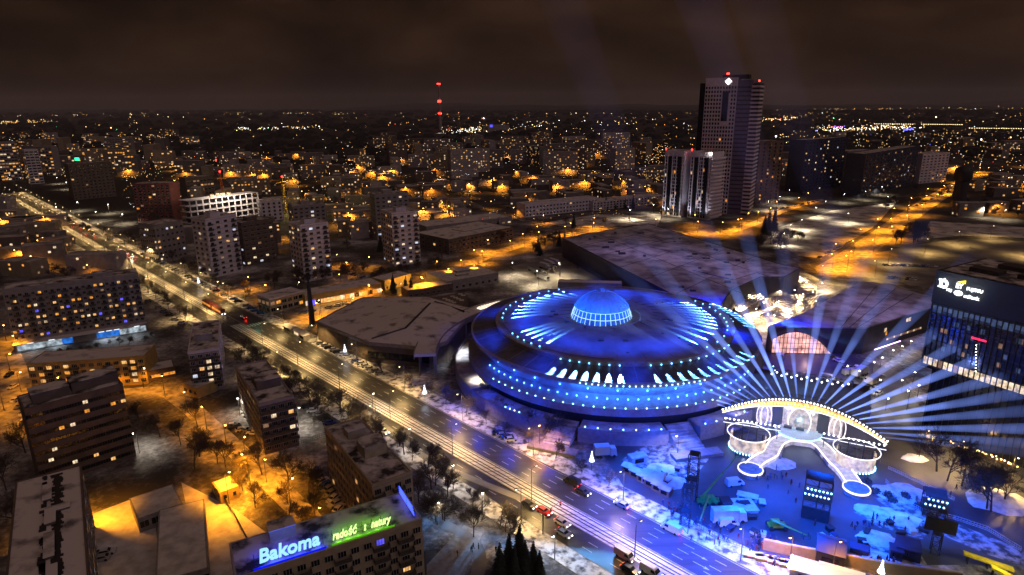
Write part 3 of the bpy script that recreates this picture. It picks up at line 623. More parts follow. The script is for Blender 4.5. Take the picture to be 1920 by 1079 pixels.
for k in range(28):
    a = 2 * PI * (k + .5) / 28; q = MB(); q.hull([(16, -.05, 24.3), (16, .05, 24.3), (16, .05, 24.42), (16, -.05, 24.42)], [(44, -.05, 21.4), (44, .05, 21.4), (44, .05, 21.52), (44, -.05, 21.52)]); o = q.build('roof_seam', m_dark, ar); o.rotation_euler[2] = a
for k in range(40):
    a, r_ = R.uniform(0, 6.28), R.uniform(18, 42); q = MB(); w_ = R.choice([.3, .5, .9]); zz = 24.6 - (r_ - 14) * .105; q.box(-w_, w_, -w_, w_, 0, R.uniform(.3, .8)); q.build('roof_vent', m_steel, ar, (r_ * math.cos(a), r_ * math.sin(a), zz - .2))
for k in range(32):
    a = 2 * PI * k / 32; q = MB(); p = lambda r, z: (dc_[0] + r * math.cos(a), dc_[1] + r * math.sin(a), z); q.path([p(10.75, 28.5), p(10.05, 29.65), p(8.05, 31.65), p(5.45, 33.25), p(2, 34.45)], .09, 0, 4); q.build('dome_rib', m_skirt, ar)
q = MB(); q.lathe([(44.2, 21.5), (44.2, 21.75), (43.9, 21.75)], 60, rad(175), rad(262)); q.build('roof_kerb', m_fascia, ar)
dc = (-5.2, -5.5)
sk = MB(); sk.lathe([(12.0, 23.6), (10.3, 28.3)], 48, c=dc); wb = sk.build('skylight_band', em('skylight_glass', (.02, .2, 1), .35, .8, .5), ar)
q = MB()
for k in range(36):
    a = 2 * PI * k / 36; p = lambda r, z: (dc[0] + r * math.cos(a), dc[1] + r * math.sin(a), z); q.tube(p(12.15, 23.6), p(10.45, 28.4), .13, None, 0, 4)
for r, z in ((12.2, 23.7), (11.4, 26), (10.5, 28.4)):
    P = [(dc[0] + r * math.cos(2 * PI * k / 48), dc[1] + r * math.sin(2 * PI * k / 48), z) for k in range(49)]; q.path(P, .16, 0, 4)
q.build('skylight_mullion', em('mullion_lit', (.55, .92, 1), 1.0), wb)
q = MB(); q.lathe([(10.7, 28.5), (10, 29.6), (8, 31.6), (5.4, 33.2), (2, 34.4), (.9, 34.6), (.9, 35.6), (.05, 35.7)], 48, c=dc); q.build('dome', m_skirt, ar, smooth=True)
lp('dome_walk', [(15.2, 24.45), (15.2, 24.9), (14.7, 24.9), (14.7, 24.5)], m_fascia, 80, rad(-170), rad(20), c=dc)
for k in range(16):
    a = 2 * PI * k / 16; light('SPOT', (dc[0] + 18 * math.cos(a), dc[1] + 18 * math.sin(a), 25.3), 24000, (.003, .1, 1), ar, .3, (-math.cos(a), -math.sin(a), .62), rad(60))
bul = MB(); bul.ball((0, 0, 0), .3); ME_L = bul.mesh('floodlight', em('skirt_lens_blue', (.16, .5, 1), 5)); bul = MB(); bul.ball((0, 0, 0), .24); ME_S = bul.mesh('small_light', em('small_lens_blue', (.3, .65, 1), 7))
BL = (.003, .055, 1.0); BL2 = (.13, .44, 1.0)
def flood(a, r, z, inward, e, tilt=-.1, ang=34, col=BL2):
    c, s = math.cos(a), math.sin(a); g_ = -1 if inward else 1
    put('floodlight', ME_L, ar, (r * c, r * s, z + .45)); light('SPOT', (r * c + g_ * .5 * c, r * s + g_ * .5 * s, z + .85), e * 21, col, ar, .1, (g_ * c, g_ * s, tilt + (.06 if inward else -.05)), rad(ang * .45), .8)
def arcdeg(a, b, n): return [rad(a + (b - a) * i / (n - 1)) for i in range(n)]
def angz(px, py, z): p = W(px, py, z); return math.degrees(math.atan2(p.y - CY, p.x - CX))
for a in arcdeg(angz(940, 598, 21.5), angz(1085, 562, 22), 10): flood(a, 44.5, 21.5, True, 26000)
for a in arcdeg(angz(946, 630, 21.5), angz(1016, 650, 21.5), 5): flood(a, 44.5, 21.5, True, 22000)
for a in arcdeg(angz(1285, 570, 21.5), angz(1318, 616, 21.5), 9): flood(a, 44.5, 21.5, True, 26000)
for a in arcdeg(angz(1308, 624, 21.5), angz(1278, 638, 21.5), 3): flood(a, 44.5, 21.5, True, 24000)
for a in arcdeg(angz(1055, 672, 20.5), angz(1160, 676, 20.5), 7): flood(a, 47.9, 20.4, False, 24000, -.35, 40)
for a in arcdeg(angz(1206, 670, 20.5), angz(1325, 640, 20.5), 11): flood(a, 47.9, 20.3, False, 15000, -.33, 36)
for a in arcdeg(angz(1300, 570, 20.5), angz(1352, 604, 20.5), 10): flood(a, 47.9, 20.3, False, 15000, -.33, 36)
a0, a1 = angz(918, 690, 11), angz(1352, 690, 11)
a0 = a0 if a0 < 0 else a0 - 360
A_ = arcdeg(a0, a1, 34)
for i, a in enumerate(A_):                    # lamps round the skirt
    c, s = math.cos(a), math.sin(a)
    put('floodlight', ME_L, ar, (55.2 * c, 55.2 * s, 12.0)); light('POINT', (55.3 * c, 55.3 * s, 12.6), 170, (.0, .05, 1), ar, .25)
    if i % 3 == 1: put('floodlight', ME_L, ar, (53.4 * c, 53.4 * s, 14.2)); light('POINT', (53.9 * c, 53.9 * s, 14.3), 200, (.01, .12, 1), ar, .2)
for a in arcdeg(a0 + 8, a1 - 10, 30): put('small_light', ME_S, ar, (58.3 * math.cos(a), 58.3 * math.sin(a), 10.3))
for a in arcdeg(-112, -66, 26):               # bright band under the rim
    c, s = math.cos(a), math.sin(a); light('POINT', (54.6 * c, 54.6 * s, 15.6), 420, (.03, .22, 1), ar, .2)
for a in arcdeg(-135, -45, 46): put('small_light', ME_S, ar, (57.35 * math.cos(a), 57.35 * math.sin(a), 17.6)) if abs(math.degrees(a) + 88) < 22 else None
for k in range(20):                           # added blue wash from midair lamps without fixtures, on roof ring and dome
    a = 2 * PI * k / 20; light('SPOT', (38 * math.cos(a), 38 * math.sin(a), 30), 7500, BL, ar, 1.0, (-math.cos(a) * .5, -math.sin(a) * .5, -1), rad(150), 1)
    if k % 2: light('SPOT', (52 * math.cos(a), 52 * math.sin(a), 27), 7000, BL, ar, 1.0, (0, 0, -1), rad(130), 1)
for k in range(11):
    a = rad(-150 + 12 * k); light('POINT', (71 * math.cos(a), 71 * math.sin(a), 8), 2600, (.0, .045, 1), ar, .6)
for k in range(10):
    a = 2 * PI * k / 10; light('SPOT', (dc[0] + 24 * math.cos(a), dc[1] + 24 * math.sin(a), 36), 26000, (.003, .09, 1), ar, .4, (-math.cos(a), -math.sin(a), -.22), rad(45), .8)  # also added: midair spots without fixtures, aimed at the dome cap
# podium ring in pieces, with steps between
m_pod = pm('podium_snow', (.5, .48, .5), (.2, .19, .2), .3, .8, .35, .6, detail=7)
pa = [(-198, -152), (-150, -118), (-108, -82), (-72, -44), (-40, -10)]
pn = ['left of the arena by the ramp', 'at the lower left of the arena', 'right in front of the arena', 'at the lower right of the arena', 'right of the arena by the stage']
for (b0, b1), nm in zip(pa, pn):
    t = thing('terrace', 'curved snowy terrace segment %s' % nm, 'terrace', (CX, CY, 0), 0, 'terrace segments round the arena')
    q = MB(); q.lathe([(56.5, 0), (64, 0), (64, 4.2), (56.5, 4.2)], 24, rad(b0), rad(b1), close=True); q.build('terrace_wall', m_fascia, t)
    q = MB(); q.lathe([(56.7, 4.21), (63.6, 4.21), (63.6, 4.36), (56.7, 4.36)], 24, rad(b0 + .3), rad(b1 - .3), close=True); q.build('terrace_floor', m_pod, t)
    q = MB(); q.lathe([(63.65, 4.21), (63.95, 4.21), (63.95, 5.1), (63.65, 5.1)], 24, rad(b0), rad(b1), close=True); q.build('parapet', m_fascia, t)
    n = int((b1 - b0) / 3.6)
    for i in range(n if b0 > -116 else n // 2 if b0 > -151 else 0): a = rad(b0 + (2 if b0 > -116 else 17) + (b1 - b0 - (4 if b0 > -116 else 19)) * i / max(1, n - 1)); put('terrace_light', ME_S, t, (63.2 * math.cos(a), 63.2 * math.sin(a), 5.3))
    for i in range(3 if b0 > -151 else 0): a = rad(b0 + (b1 - b0) * (i + .5) / 3); light('POINT', (61 * math.cos(a), 61 * math.sin(a), 7), 500, BL, t, .4)
for a, lb in ((-113, 'wide outdoor steps left of the front terrace'), (-77, 'wide outdoor steps right of the front terrace')):
    t = thing('outdoor_steps', lb, 'steps', (CX, CY, 0), rad(a)); q = MB()
    for k in range(8): q.box(58 + k * 1.5, 59.5 + k * 1.5, -4.3, 4.3, 0, 4.2 - k * .5)
    q.build('steps', m_pod, t); q = MB(); q.box(70, 74, -8, 8, 0, 1.1); q.build('landing', m_fascia, t)
# the raised curved walkway on the left
def ang_of(px, py, z): return angz(px, py, z)
b0, b1 = ang_of(838, 664, 9), ang_of(1040, 545, 9)
b0 = b0 if b0 > 0 else b0 + 360
t = thing('curved_walkway', 'raised curved walkway with a snowed roof sweeping round the arena', 'walkway', (CX, CY, 0))
rr_ = [(W(838, 664, 9) - Vector((CX, CY))).length, (W(1040, 545, 9) - Vector((CX, CY))).length]
ro = sum(rr_) / 2
q = MB(); q.lathe([(ro - 4.5, 8.2), (ro + 4, 8.2), (ro + 4, 9.4), (ro - 4.5, 9.4)], 50, rad(b1), rad(b0), close=True); q.build('deck', m_roofw, t)
q = MB(); q.lathe([(ro - 4.8, 7.2), (ro - 4.52, 7.2), (ro - 4.52, 9.9), (ro - 4.8, 9.9)], 50, rad(b1), rad(b0), close=True); q.lathe([(ro + 4.02, 7.2), (ro + 4.3, 7.2), (ro + 4.3, 9.9), (ro + 4.02, 9.9)], 50, rad(b1), rad(b0), close=True); q.build('parapet', m_fascia, t)
for i in range(22): a = rad(b1 + (b0 - b1) * (i + .5) / 22); q = MB(); q.tube(((ro - 3.8) * math.cos(a), (ro - 3.8) * math.sin(a), 0), ((ro - 3.8) * math.cos(a), (ro - 3.8) * math.sin(a), 8.2), .45, None, 0, 8); q.build('column', m_conc, t)
q = MB(); q.lathe([(ro + 2, 0), (ro + 2.4, 0), (ro + 2.4, 8.1), (ro + 2, 8.1)], 50, rad(b1), rad(b0), close=True); q.build('back_wall', m_brown, t)
m_sky = em('skylight_warm', (1, .82, .6), 1.5, .6, 1.2)
for p0, p1 in (((894, 578), (936, 566)), ((966, 560), (1028, 551))):
    x0, x1 = ang_of(*p0, 9.6), ang_of(*p1, 9.6); q = MB(); q.lathe([(ro - 1.4, 9.42), (ro + 1.4, 9.42), (ro + 1.2, 10.1), (ro - 1.2, 10.1)], 12, rad(min(x0, x1)), rad(max(x0, x1)), close=True); sl = q.build('skylight', m_sky, t)
    q = MB()
    for i in range(9): a = rad(x0 + (x1 - x0) * i / 8); q.tube(((ro - 1.5) * math.cos(a), (ro - 1.5) * math.sin(a), 10.12), ((ro + 1.5) * math.cos(a), (ro + 1.5) * math.sin(a), 10.12), .12, None, 0, 4)
    q.build('skylight_bar', m_fascia, sl)
for a in (172, 178): light('SPOT', (62 * math.cos(rad(a)), 62 * math.sin(rad(a)), 7.8), 1800, (.9, .95, 1), t, .4, (0, 0, -1), rad(140))
for a in (20, 35, 50, 65, 80): light('SPOT', (56 * math.cos(rad(a)), 56 * math.sin(rad(a)), 19.6), 22000, (.004, .03, 1), ar, 1, (math.cos(rad(a - 4)), math.sin(rad(a - 4)), -.02), rad(75), 1)
# ice hall: low faceted snow roof
z = 9
px = [(594, 603), (680, 558), (800, 557), (888, 580), (838, 640), (803, 652), (690, 642)]
P = [W(x, y, z) for x, y in px]; cen = sum(P, Vector((0, 0))) / len(P)
t = thing('ice_hall', 'low hall with a broad faceted snow roof left of the saucer arena', 'hall', V3(cen)); T = [p - cen for p in P]
q = MB(); q.prism(T, 0, z - 1.2); q.build('wall', m_brown, t)
q = MB(); q.prism([p * 1.02 for p in T], z - 1.18, z); q.build('fascia', m_fascia, t)
ap0, ap1 = W(760, 612, 13) - cen, W(806, 566, 13) - cen; q = MB(); n = len(T)
lo = [V3(p * .985, z + .02) for p in T]; rl = [V3(ap0, 12), V3(ap1, 12)]
near = [0, 1, 1, 1, 0, 0, 0]
near = [0 if (p - ap0).length < (p - ap1).length else 1 for p in T]
for i in range(n):
    j = (i + 1) % n
    q.face([lo[i], lo[j], rl[near[j]]] if near[i] == near[j] else [lo[i], lo[j], rl[near[j]], rl[near[i]]])
q.build('roof', m_roofw, t)
q = MB(); q.tube(V3(ap0, 12.1), V3(ap1, 12.1), .5, None, 0, 6); q.tube(V3(ap0, 12.1), V3(T[6] * .9, z + .5), .4, None, 0, 6); q.build('ridge_gutter', m_dark, t)
q = MB(); q.tube(V3(W(815, 566, 10.5) - cen, 10.4), V3(W(870, 584, 10) - cen, 9.9), .5, None, 0, 6); q.build('roof_gutter', m_dark, t)
q = MB()
a, b = P[6] - cen, P[5] - cen
for k in range(14): p = a.lerp(b, (k + .5) / 14) * 1.003; d_ = (b - a).normalized(); q.hull([V3(p - d_ * 1.2 , 2), V3(p + d_ * 1.2, 2), V3(p + d_ * 1.2, 5), V3(p - d_ * 1.2, 5)], [v + V3(Vector((d_.y, -d_.x)) * .3) for v in [V3(p - d_ * 1.2 , 2), V3(p + d_ * 1.2, 2), V3(p + d_ * 1.2, 5), V3(p - d_ * 1.2, 5)]])
q.build('window_strip', m_glass, t)
g1 = thing('forecourt_wall', 'long pale retaining wall with a ramp below the snow roof hall', 'wall', V3(W(740, 676))); w1, w2 = W(660, 655) - W(740, 676), W(815, 668) - W(740, 676)
q = MB(); d_ = (w2 - w1).normalized(); n_ = Vector((-d_.y, d_.x)) * 1.0; q.prism([w1, w2, w2 + n_, w1 + n_], 0, 3); q.build('wall', m_fascia, g1); q = MB(); q.prism([w1 - n_ * .2, w2 - n_ * .2, w2 + n_ * 1.2, w1 + n_ * 1.2], 3.002, 3.3); q.build('coping', m_white, g1)
# checkered garden roof behind it
q = thing('garden_terrace', 'round edged plinth with a checker of snowed slabs behind the ice hall', 'terrace', V3(W(845, 572))); c_ = W(845, 572)
m = MB(); m.prism([W(*p, 5) - c_ for p in ((800, 560), (868, 548), (878, 556), (870, 572), (815, 588))], 0, 5); m.build('plinth', m_brown, q)
for i in range(9):
    for j in range(4):
        if (i + j) % 2: continue
        p = W(808 + i * 7.2 + j * 1.5, 577 - i * 2.2 - j * 4.6 + 4, 5) - c_; m = MB(); m.box(p.x - 1.2, p.x + 1.2, p.y - 1.1, p.y + 1.1, 5.01, 5.15); m.build('slab', m_white, q)
# wall behind the dome
bld('gate_building', 'grey trapezoid gate house just behind the arena dome', 'building', W(1046, 566), W(1165, 570), 6, 11, m_grey, 1, 2, 0, lit=0, flt=lambda i, k: False, par=.3, roof=m_roofw)
# ------------------------------------------------------------------ congress hall behind the arena
z = 13.7
px = [(1055, 447), (1215, 420), (1470, 498), (1500, 503), (1470, 520), (1425, 520), (1370, 545), (1345, 582), (1330, 588)]
m_hall = pm('hall_cladding', (.06, .06, .075), (.04, .04, .05), .4, .6)
m_navyroof = pm('sedum_roof', (.5, .47, .52), (.13, .12, .14), .11, .8, .34, .62, bump=.1, detail=8)
P = [W(x, y, z) for x, y in px]; cen = sum(P, Vector((0, 0))) / len(P); T = [p - cen for p in P]
t = thing('congress_hall', 'long dark hall with a vast snow dusted roof behind the arena', 'hall', V3(cen))
q = MB(); q.prism(T, 0, z - .5); q.build('wall', m_hall, t); q = MB(); q.prism([p * .997 for p in T], z - .49, z); q.build('roof', m_navyroof, t)
q = MB()
for a, b in zip(T, T[1:] + T[:1]): q.tube(V3(a, z), V3(b, z), .35, None, 0, 4)
q.build('roof_edge', m_dark, t)
u, v = (T[1] - T[0]).normalized(), (T[2] - T[1]).normalized()
for f_ in (.16, .33, .5, .66, .83):
    q = MB(); a, b = T[1].lerp(T[2], f_), T[0].lerp(T[8], f_); q.tube(V3(a, z + .02), V3(b, z + .02), .16, None, 0, 4); q.build('roof_seam', m_dark, t)
for f_ in (.35, .7): q = MB(); a, b = T[0].lerp(T[1], f_), T[8].lerp(T[3], f_); q.tube(V3(a, z + .02), V3(b, z + .02), .14, None, 0, 4); q.build('roof_seam', m_dark, t)
for a, b, c in (((1300, 508), (1345, 494), (1420, 512)), ((1215, 462), (1255, 450), (1300, 462))):
    q = MB(); q.prism([W(*p, z) - cen for p in (a, b, c, (a[0] + c[0] - b[0], a[1] + c[1] - b[1]))], z + .01, z + .5); q.build('roof_tray', m_navyroof, t)
for k in range(26):
    a_, b_ = R.uniform(.05, .95), R.uniform(.08, .9); p = T[1].lerp(T[2], a_).lerp(T[0].lerp(T[8], a_), b_); q = MB(); w_ = R.choice([.6, .8, 1.4, 2.2]); q.box(p.x - w_, p.x + w_, p.y - .7, p.y + .7, z + .01, z + R.uniform(.5, 1.3)); q.build('roof_vent', m_steel, t)
# terraced valley between the halls
m_terr = pm('terrace_slabs', (.42, .38, .32), (.2, .18, .16), .5, .8)
t = thing('terraced_garden', 'faceted stepped garden valley lit warm white between the two halls', 'garden', V3(W(1450, 540)))
c_ = W(1450, 540); RR = random.Random(3)
cells = [[(1372, 548), (1425, 522), (1440, 540), (1432, 560), (1380, 590)], [(1428, 520), (1470, 512), (1492, 532), (1470, 556), (1440, 552)], [(1478, 508), (1512, 512), (1535, 524), (1530, 545), (1496, 545)],
         [(1430, 560), (1470, 556), (1510, 552), (1500, 570), (1440, 580)], [(1395, 590), (1440, 580), (1480, 575), (1470, 590), (1400, 612)], [(1440, 592), (1500, 572), (1540, 552), (1520, 575), (1470, 600)]]
for k, ce in enumerate(cells):
    q = MB(); hs = [3.5, 1.2, 2.2, 2.6, 1.6, 3.0][k]; pts = [W(*p, hs) - c_ for p in ce]; m_ = sum(pts, Vector((0, 0))) / len(pts)
    for s_ in range(5):
        f_ = 1 - s_ * .16; q.prism([m_ + (p - m_) * f_ for p in pts], 0 if s_ == 0 else hs + (s_ - 1) * .5 + .002, hs + s_ * .5)
    q.build('terrace', m_terr, t)
ME_B = None; q = MB(); q.ball((0, 0, 0), .2); ME_B = q.mesh('garden_light', m_lw)
for x, y in ((1450, 530), (1464, 548), (1440, 546), (1478, 522), (1490, 545), (1512, 530), (1506, 552), (1432, 568), (1460, 566), (1412, 592), (1440, 590), (1474, 578), (1496, 566), (1524, 548), (1388, 575), (1406, 556), (1420, 540), (1542, 532), (1400, 602), (1378, 590), (1395, 575), (1418, 580), (1425, 552), (1452, 592), (1485, 588), (1505, 578), (1530, 565), (1462, 532), (1476, 535), (1500, 520), (1380, 605)):
    p = W(x, y, 5.5) - c_; put('garden_light', ME_B, t, (p.x, p.y, 5.6)); light('SPOT', (p.x, p.y, 6.6), 11000, (1, .7, .38), t, .2, (RR.uniform(-.5, .5), RR.uniform(-.5, .5), -1), rad(125), .5)
# conference hall to its right
z = 12
px = [(1440, 612), (1505, 588), (1612, 529), (1630, 527), (1750, 557), (1747, 577), (1623, 615), (1562, 614)]
P = [W(x, y, z) for x, y in px]; cen = sum(P, Vector((0, 0))) / len(P); T = [p - cen for p in P]
t = thing('conference_hall', 'dark angular hall with a snow dusted roof and an arched glowing glass front', 'hall', V3(cen))
q = MB(); q.prism(T, 0, z - .5); q.build('wall', m_hall, t); q = MB(); q.prism([p * .996 for p in T], z - .49, z); q.build('roof', m_navyroof, t)
for f_ in (.25, .5, .75): q = MB(); a, b = T[2].lerp(T[4], f_), T[7].lerp(T[6], f_); q.tube(V3(a, z + .02), V3(b, z + .02), .15, None, 0, 4); q.build('roof_seam', m_dark, t)
# arched glass front: stands a little before the wall
a, b = T[0].lerp(T[7], .08), T[0].lerp(T[7], 1.0); d_ = (b - a).normalized(); a = a + Vector((d_.y, -d_.x)) * 1.0; b = b + Vector((d_.y, -d_.x)) * 1.0; d_ = b - a; Lw = d_.length; d_ = d_ / Lw; n_ = Vector((d_.y, -d_.x))
gl = em('foyer_glow', (1, .5, .42), .95, .75, .35, True); q = MB(); pts = []
for k in range(17): f_ = k / 16; pts.append(V3(a + d_ * Lw * f_, .6 + 9.6 * (1 - abs(2 * f_ - .75) ** 2 / 1.6)))
base = [V3(a + d_ * Lw * k / 16, .3) for k in range(17)]
for k in range(16): q.face([base[k], base[k + 1], pts[k + 1], pts[k]])
fo = q.build('glass_front', gl, t); q = MB()
for k in range(17): o_ = V3(n_ * .15); q.tube(base[k] + o_, pts[k] + o_, .13, None, 0, 4)
for h_ in (2.4, 4.8, 7.2): q.path([Vector((p.x, p.y, min(h_, p.z))) + V3(n_ * .16) for p in pts], .1, 0, 4)
q.path([p + V3(n_ * .2) for p in pts], .35, 0, 6); q.build('glazing_bar', m_fdark, fo)
light('POINT', (*(a + d_ * Lw * .5 + n_ * 6), 4), 1600, (1, .6, .55), t, .5)
e0, e1 = T[6], T[5]; d_ = (e1 - e0).normalized(); n_ = Vector((d_.y, -d_.x)); az = math.atan2(d_.y, d_.x)
for f_, z_, w_, kd in ((.3, 7, 2, 'white'), (.62, 8.5, 2, 'white'), (.66, 8.5, 2, 'white'), (.32, 5.2, 1.6, 'amber')):
    p = e0 + d_ * ((e1 - e0).length * f_) + n_ * .02; put('window', winmesh(w_, 2, kd, 2, m_fdark), t, (p.x, p.y, z_), az)
for k in range(16): p = e0 + d_ * ((e1 - e0).length * (.35 + .55 * k / 16)) + n_ * .02; put('window', winmesh(1.7, 1.2, 'dim' if k % 3 else 'white', 2, m_fdark), t, (p.x, p.y, 2.6), az)
q = MB(); p0, p1 = e0 + d_ * 6 + n_ * 2, e0 + d_ * 26 + n_ * 2; q.tube(V3(p0, 1.4), V3(p1, 1.4), .25, None, 0, 5); q.build('light_strip', em('strip_violet', (.8, .6, 1), 3), t)
# ------------------------------------------------------------------ office tower at the right with the lit signs
zo = 53.2; A = W(1757, 512, zo); Bf = W(1925, 470, zo); ub = (Bf - A).normalized(); uf = Vector((ub.y, -ub.x))     # ub runs back, uf runs along the signed face towards the camera
D_, L = 30, 34
t = thing('office_tower', 'dark glass office tower with white company signs near its top', 'office tower', V3(A), math.atan2(uf.y, uf.x))
m_og = pm('office_glass', (.022, .03, .055), (.012, .015, .025), .3, .14)
q = MB(); q.box(0, L, 0, D_, 22, zo); q.box(2.5, L - 2, 2.5, D_ - 2, 0, 22, 0); q.build('glass_body', m_og, t)
q = MB(); q.box(-.15, L + .15, -.15, D_ + .15, zo - 9.5, zo + .9); q.build('crown', m_dark, t)
q = MB(); q.box(1, L - 1, 1, D_ - 1, zo + .91, zo + 1.1); q.build('roof', m_roof, t)
for x, y, w_, d__ in ((6, 6, 8, 5), (18, 8, 6, 10), (9, 17, 12, 6), (26, 20, 5, 5)): q = MB(); q.box(x, x + w_, y, y + d__, zo + 1.1, zo + 2.4); q.build('roof_unit', m_steel, t)
for k in range(23): q = MB(); x = .5 + k * (L - 1) / 22; q.box(x - .1, x + .1, -.45, -.16, 22, zo - 9.6); q.build('facade_fin', m_dark, t)
for k in range(17): q = MB(); x = 3 + k * (L - 5.5) / 16; q.box(x - .08, x + .08, 2.1, 2.48, 0, 21.9); q.build('facade_fin', m_dark, t)
for k in range(8): q = MB(); z_ = 22.4 + k * 2.9 + .4; q.box(.02, L, -.1, -.015, z_, z_ + .35); q.build('floor_band', m_fdark, t)
RR = random.Random(9)
for k in range(22):
    x = .5 + (k + .5) * (L - 1) / 22; put('window', winmesh(1.4, 3.0, 'white' if RR.random() < .85 else 'dim', 1, m_fdark), t, (x, -.02, 22.7))
for z_ in (39.2, 36.3):
    for k in range(22):
        x = .5 + (k + .5) * (L - 1) / 22
        if RR.random() < .6: put('window', winmesh(1.4, 2.3, 'dimblue', 1, m_fdark), t, (x, -.02, z_))
m_lit['cold'] = em('window_cold', (.3, .45, .8), .12, .6, .8)
for k in range(22):
    x = .5 + (k + .5) * (L - 1) / 22; put('window', winmesh(1.4, 2.4, 'cold', 1, m_fdark), t, (x, -.02, 40.6))
for k in range(26): put('window', winmesh(1.2, 2, RR.choice(['cold', 'dim', 'cold']), 1, m_fdark), t, (RR.uniform(1, 33), -.03, 22.7 + 2.9 * RR.randint(2, 5)))
for k in range(9): q = MB(); q.ball((16 - .15 * k, -.9, 26 + k * 1.0), .1); q.build('light_dot', m_lw, t)
q = MB(); q.box(13, 17, -.5, -.2, 35.6, 36.1); q.build('red_strip', em('strip_red', (1, .02, .08), 2), t)
m_sw = em('sign_white_cool', (.9, .97, 1), 3.2); m_sy = em('sign_yellow', (1, .8, .05), 2)
cs = put('company_sign', None, t, (.75, -.2, zo - .9)); cs.scale = (.58, 1, .68); CS0 = zo; zo = 0
def sg(nm, s, size, x, z_, wd, mat=m_sw, **k): lettering(nm, s, size, mat, cs, (x, -.42, z_), width=wd, ext=.1, **k)
sg('sign_lettering', 'FUJITSU', 1.9, 14.6, zo - 3.4, 7.4, bold=.05); sg('sign_lettering', 'mBank', 2, 14.0, zo - 6.9, 7.2, bold=.06); sg('sign_lettering', 'TDJ', 1.5, 5.0, zo - 5.6, 2.8, bold=.06); sg('sign_lettering', 'EY', 3, 9.4, zo - 3.3, 3.3, bold=.09)
q = MB(); q.face([(9.6, -.5, zo - .6), (13.6, -.5, zo - .9), (13.6, -.5, zo + .7)]); q.face([(13.6, -.3, zo + .7), (13.6, -.3, zo - .9), (9.6, -.3, zo - .6)]); q.build('sign_beam', m_sy, cs)
q = MB(); q.lathe([(1.0, -.15), (2.05, -.15), (2.05, .15), (1.0, .15)], 24, close=True); o = q.build('logo_ring', m_sw, cs, (3.6, -.5, zo - 2.8)); o.rotation_euler = (PI / 2, 0, 0)
q = MB(); q.box(1.5, 2.4, -.65, -.4, zo - 4.6, zo - .8); q.box(.9, 3.4, -.66, -.41, zo - 1.5, zo - .75); q.box(.9, 1.5, -.66, -.41, zo - 4.6, zo - 4.0); q.box(3.3, 3.9, -.66, -.41, zo - 1.0, zo - .2); q.build('logo_bracket', m_sw, cs)
q = MB(); q.lathe([(.01, -.1), (1, -.1), (1, .1), (.01, .1)], 24); o = q.build('oval_logo', m_sw, cs, (11.2, -.5, zo - 5.6)); o.rotation_euler = (PI / 2, 0, 0); o.scale = (2.1, 1.15, 1)
for x, y in ((-1.1, -.1), (-.3, .2), (.3, .05), (1.15, .2)): q = MB(); q.ball((11.2 + x, -.66, zo - 5.6 + y), .24); q.build('logo_dot', m_fdark, cs)
zo = CS0
for x in (3, 9): light('POINT', (x, -6, zo - 3), 500, (.8, .9, 1), t, .5)
# ------------------------------------------------------------------ concert stage
eL, eR = W(1355, 772, 6), W(1663, 832, 6); ax = (eR - eL).normalized(); ay = Vector((-ax.y, ax.x)); so_ = (eL + eR) / 2; hw = (eR - eL).length / 2
st = thing('concert_stage', 'huge lit concert stage with an arched bulb lined canopy', 'stage', V3(so_), math.atan2(ax.y, ax.x))
def SL(px, py, z): p = W(px, py, z) - so_; return Vector((p.dot(ax), p.dot(ay)))
def arc(f, dz=0, dy=0): x = -hw + 2 * hw * f; k = 1 - (x / hw) ** 2; return Vector((x, -2.2 * k + dy, 5.8 + 7.6 * k + dz))
NA = 40; arcs = [arc(i / NA) for i in range(NA + 1)]
m_sth = pm('stage_brown', (.06, .032, .03), (.035, .02, .02), .3, .8); m_stw = pm('stage_white', (.6, .6, .62), (.5, .5, .52), .5, .6)
q = MB()
for a, b in zip(arcs, arcs[1:]):
    f = lambda p, dz, dy: p + Vector((0, dy, dz)); k = lambda p: max(0, 1 - (p.x / hw) ** 2)
    q.hull([f(a, 0, 0), f(a, 0, 5 * k(a) + .5), f(a, .5, 5 * k(a) + .5), f(a, 1.6 * k(a) + .5, 0)], [f(b, 0, 0), f(b, 0, 5 * k(b) + .5), f(b, .5, 5 * k(b) + .5), f(b, 1.6 * k(b) + .5, 0)])
q.build('canopy', m_sth, st)
m_amb = em('bulb_strip_amber', (1, .5, .12), 2.0, .6, .8, True); q = MB()
for a, b in zip(arcs, arcs[1:]):
    k = lambda p: max(.15, 1 - (p.x / hw) ** 2); q.face([a + Vector((0, -.12, .15)), b + Vector((0, -.12, .15)), b + Vector((0, -.12, 1.5 * k(b) + .3)), a + Vector((0, -.12, 1.5 * k(a) + .3))])
q.build('bulb_fascia', m_amb, st)
q = MB(); q.path([p + Vector((0, -.3, -.05)) for p in arcs], .16); q.build('neon_edge', em('neon_white', (1, .93, .88), 2.2, sample=True), st)
m_bulb = em('bulb_white', (.95, .97, 1), 4.5); q = MB(); q.ball((0, 0, 0), .3); ME_W = q.mesh('light_bulb', m_bulb); q = MB(); q.ball((0, 0, 0), .22); ME_A = q.mesh('light_bulb', em('bulb_amber', (1, .6, .2), 6))
for i in range(49): p = arc(i / 48); k = max(.15, 1 - (p.x / hw) ** 2); put('light_bulb', ME_W, st, (p.x, p.y - .2, p.z + 1.6 * k + .8))
for i in range(50): p = arc((i + .5) / 50); k = max(.15, 1 - (p.x / hw) ** 2); put('light_bulb', ME_A, st, (p.x, p.y - .3, p.z + .8 * k + .1))
q = MB(); q.box(-hw * .72, hw * .8, 9, 26, 0, 13); q.build('stage_house', m_sth, st)
yo = SL(1497, 806, 1.9).y; xo = SL(1497, 806, 1.9).x
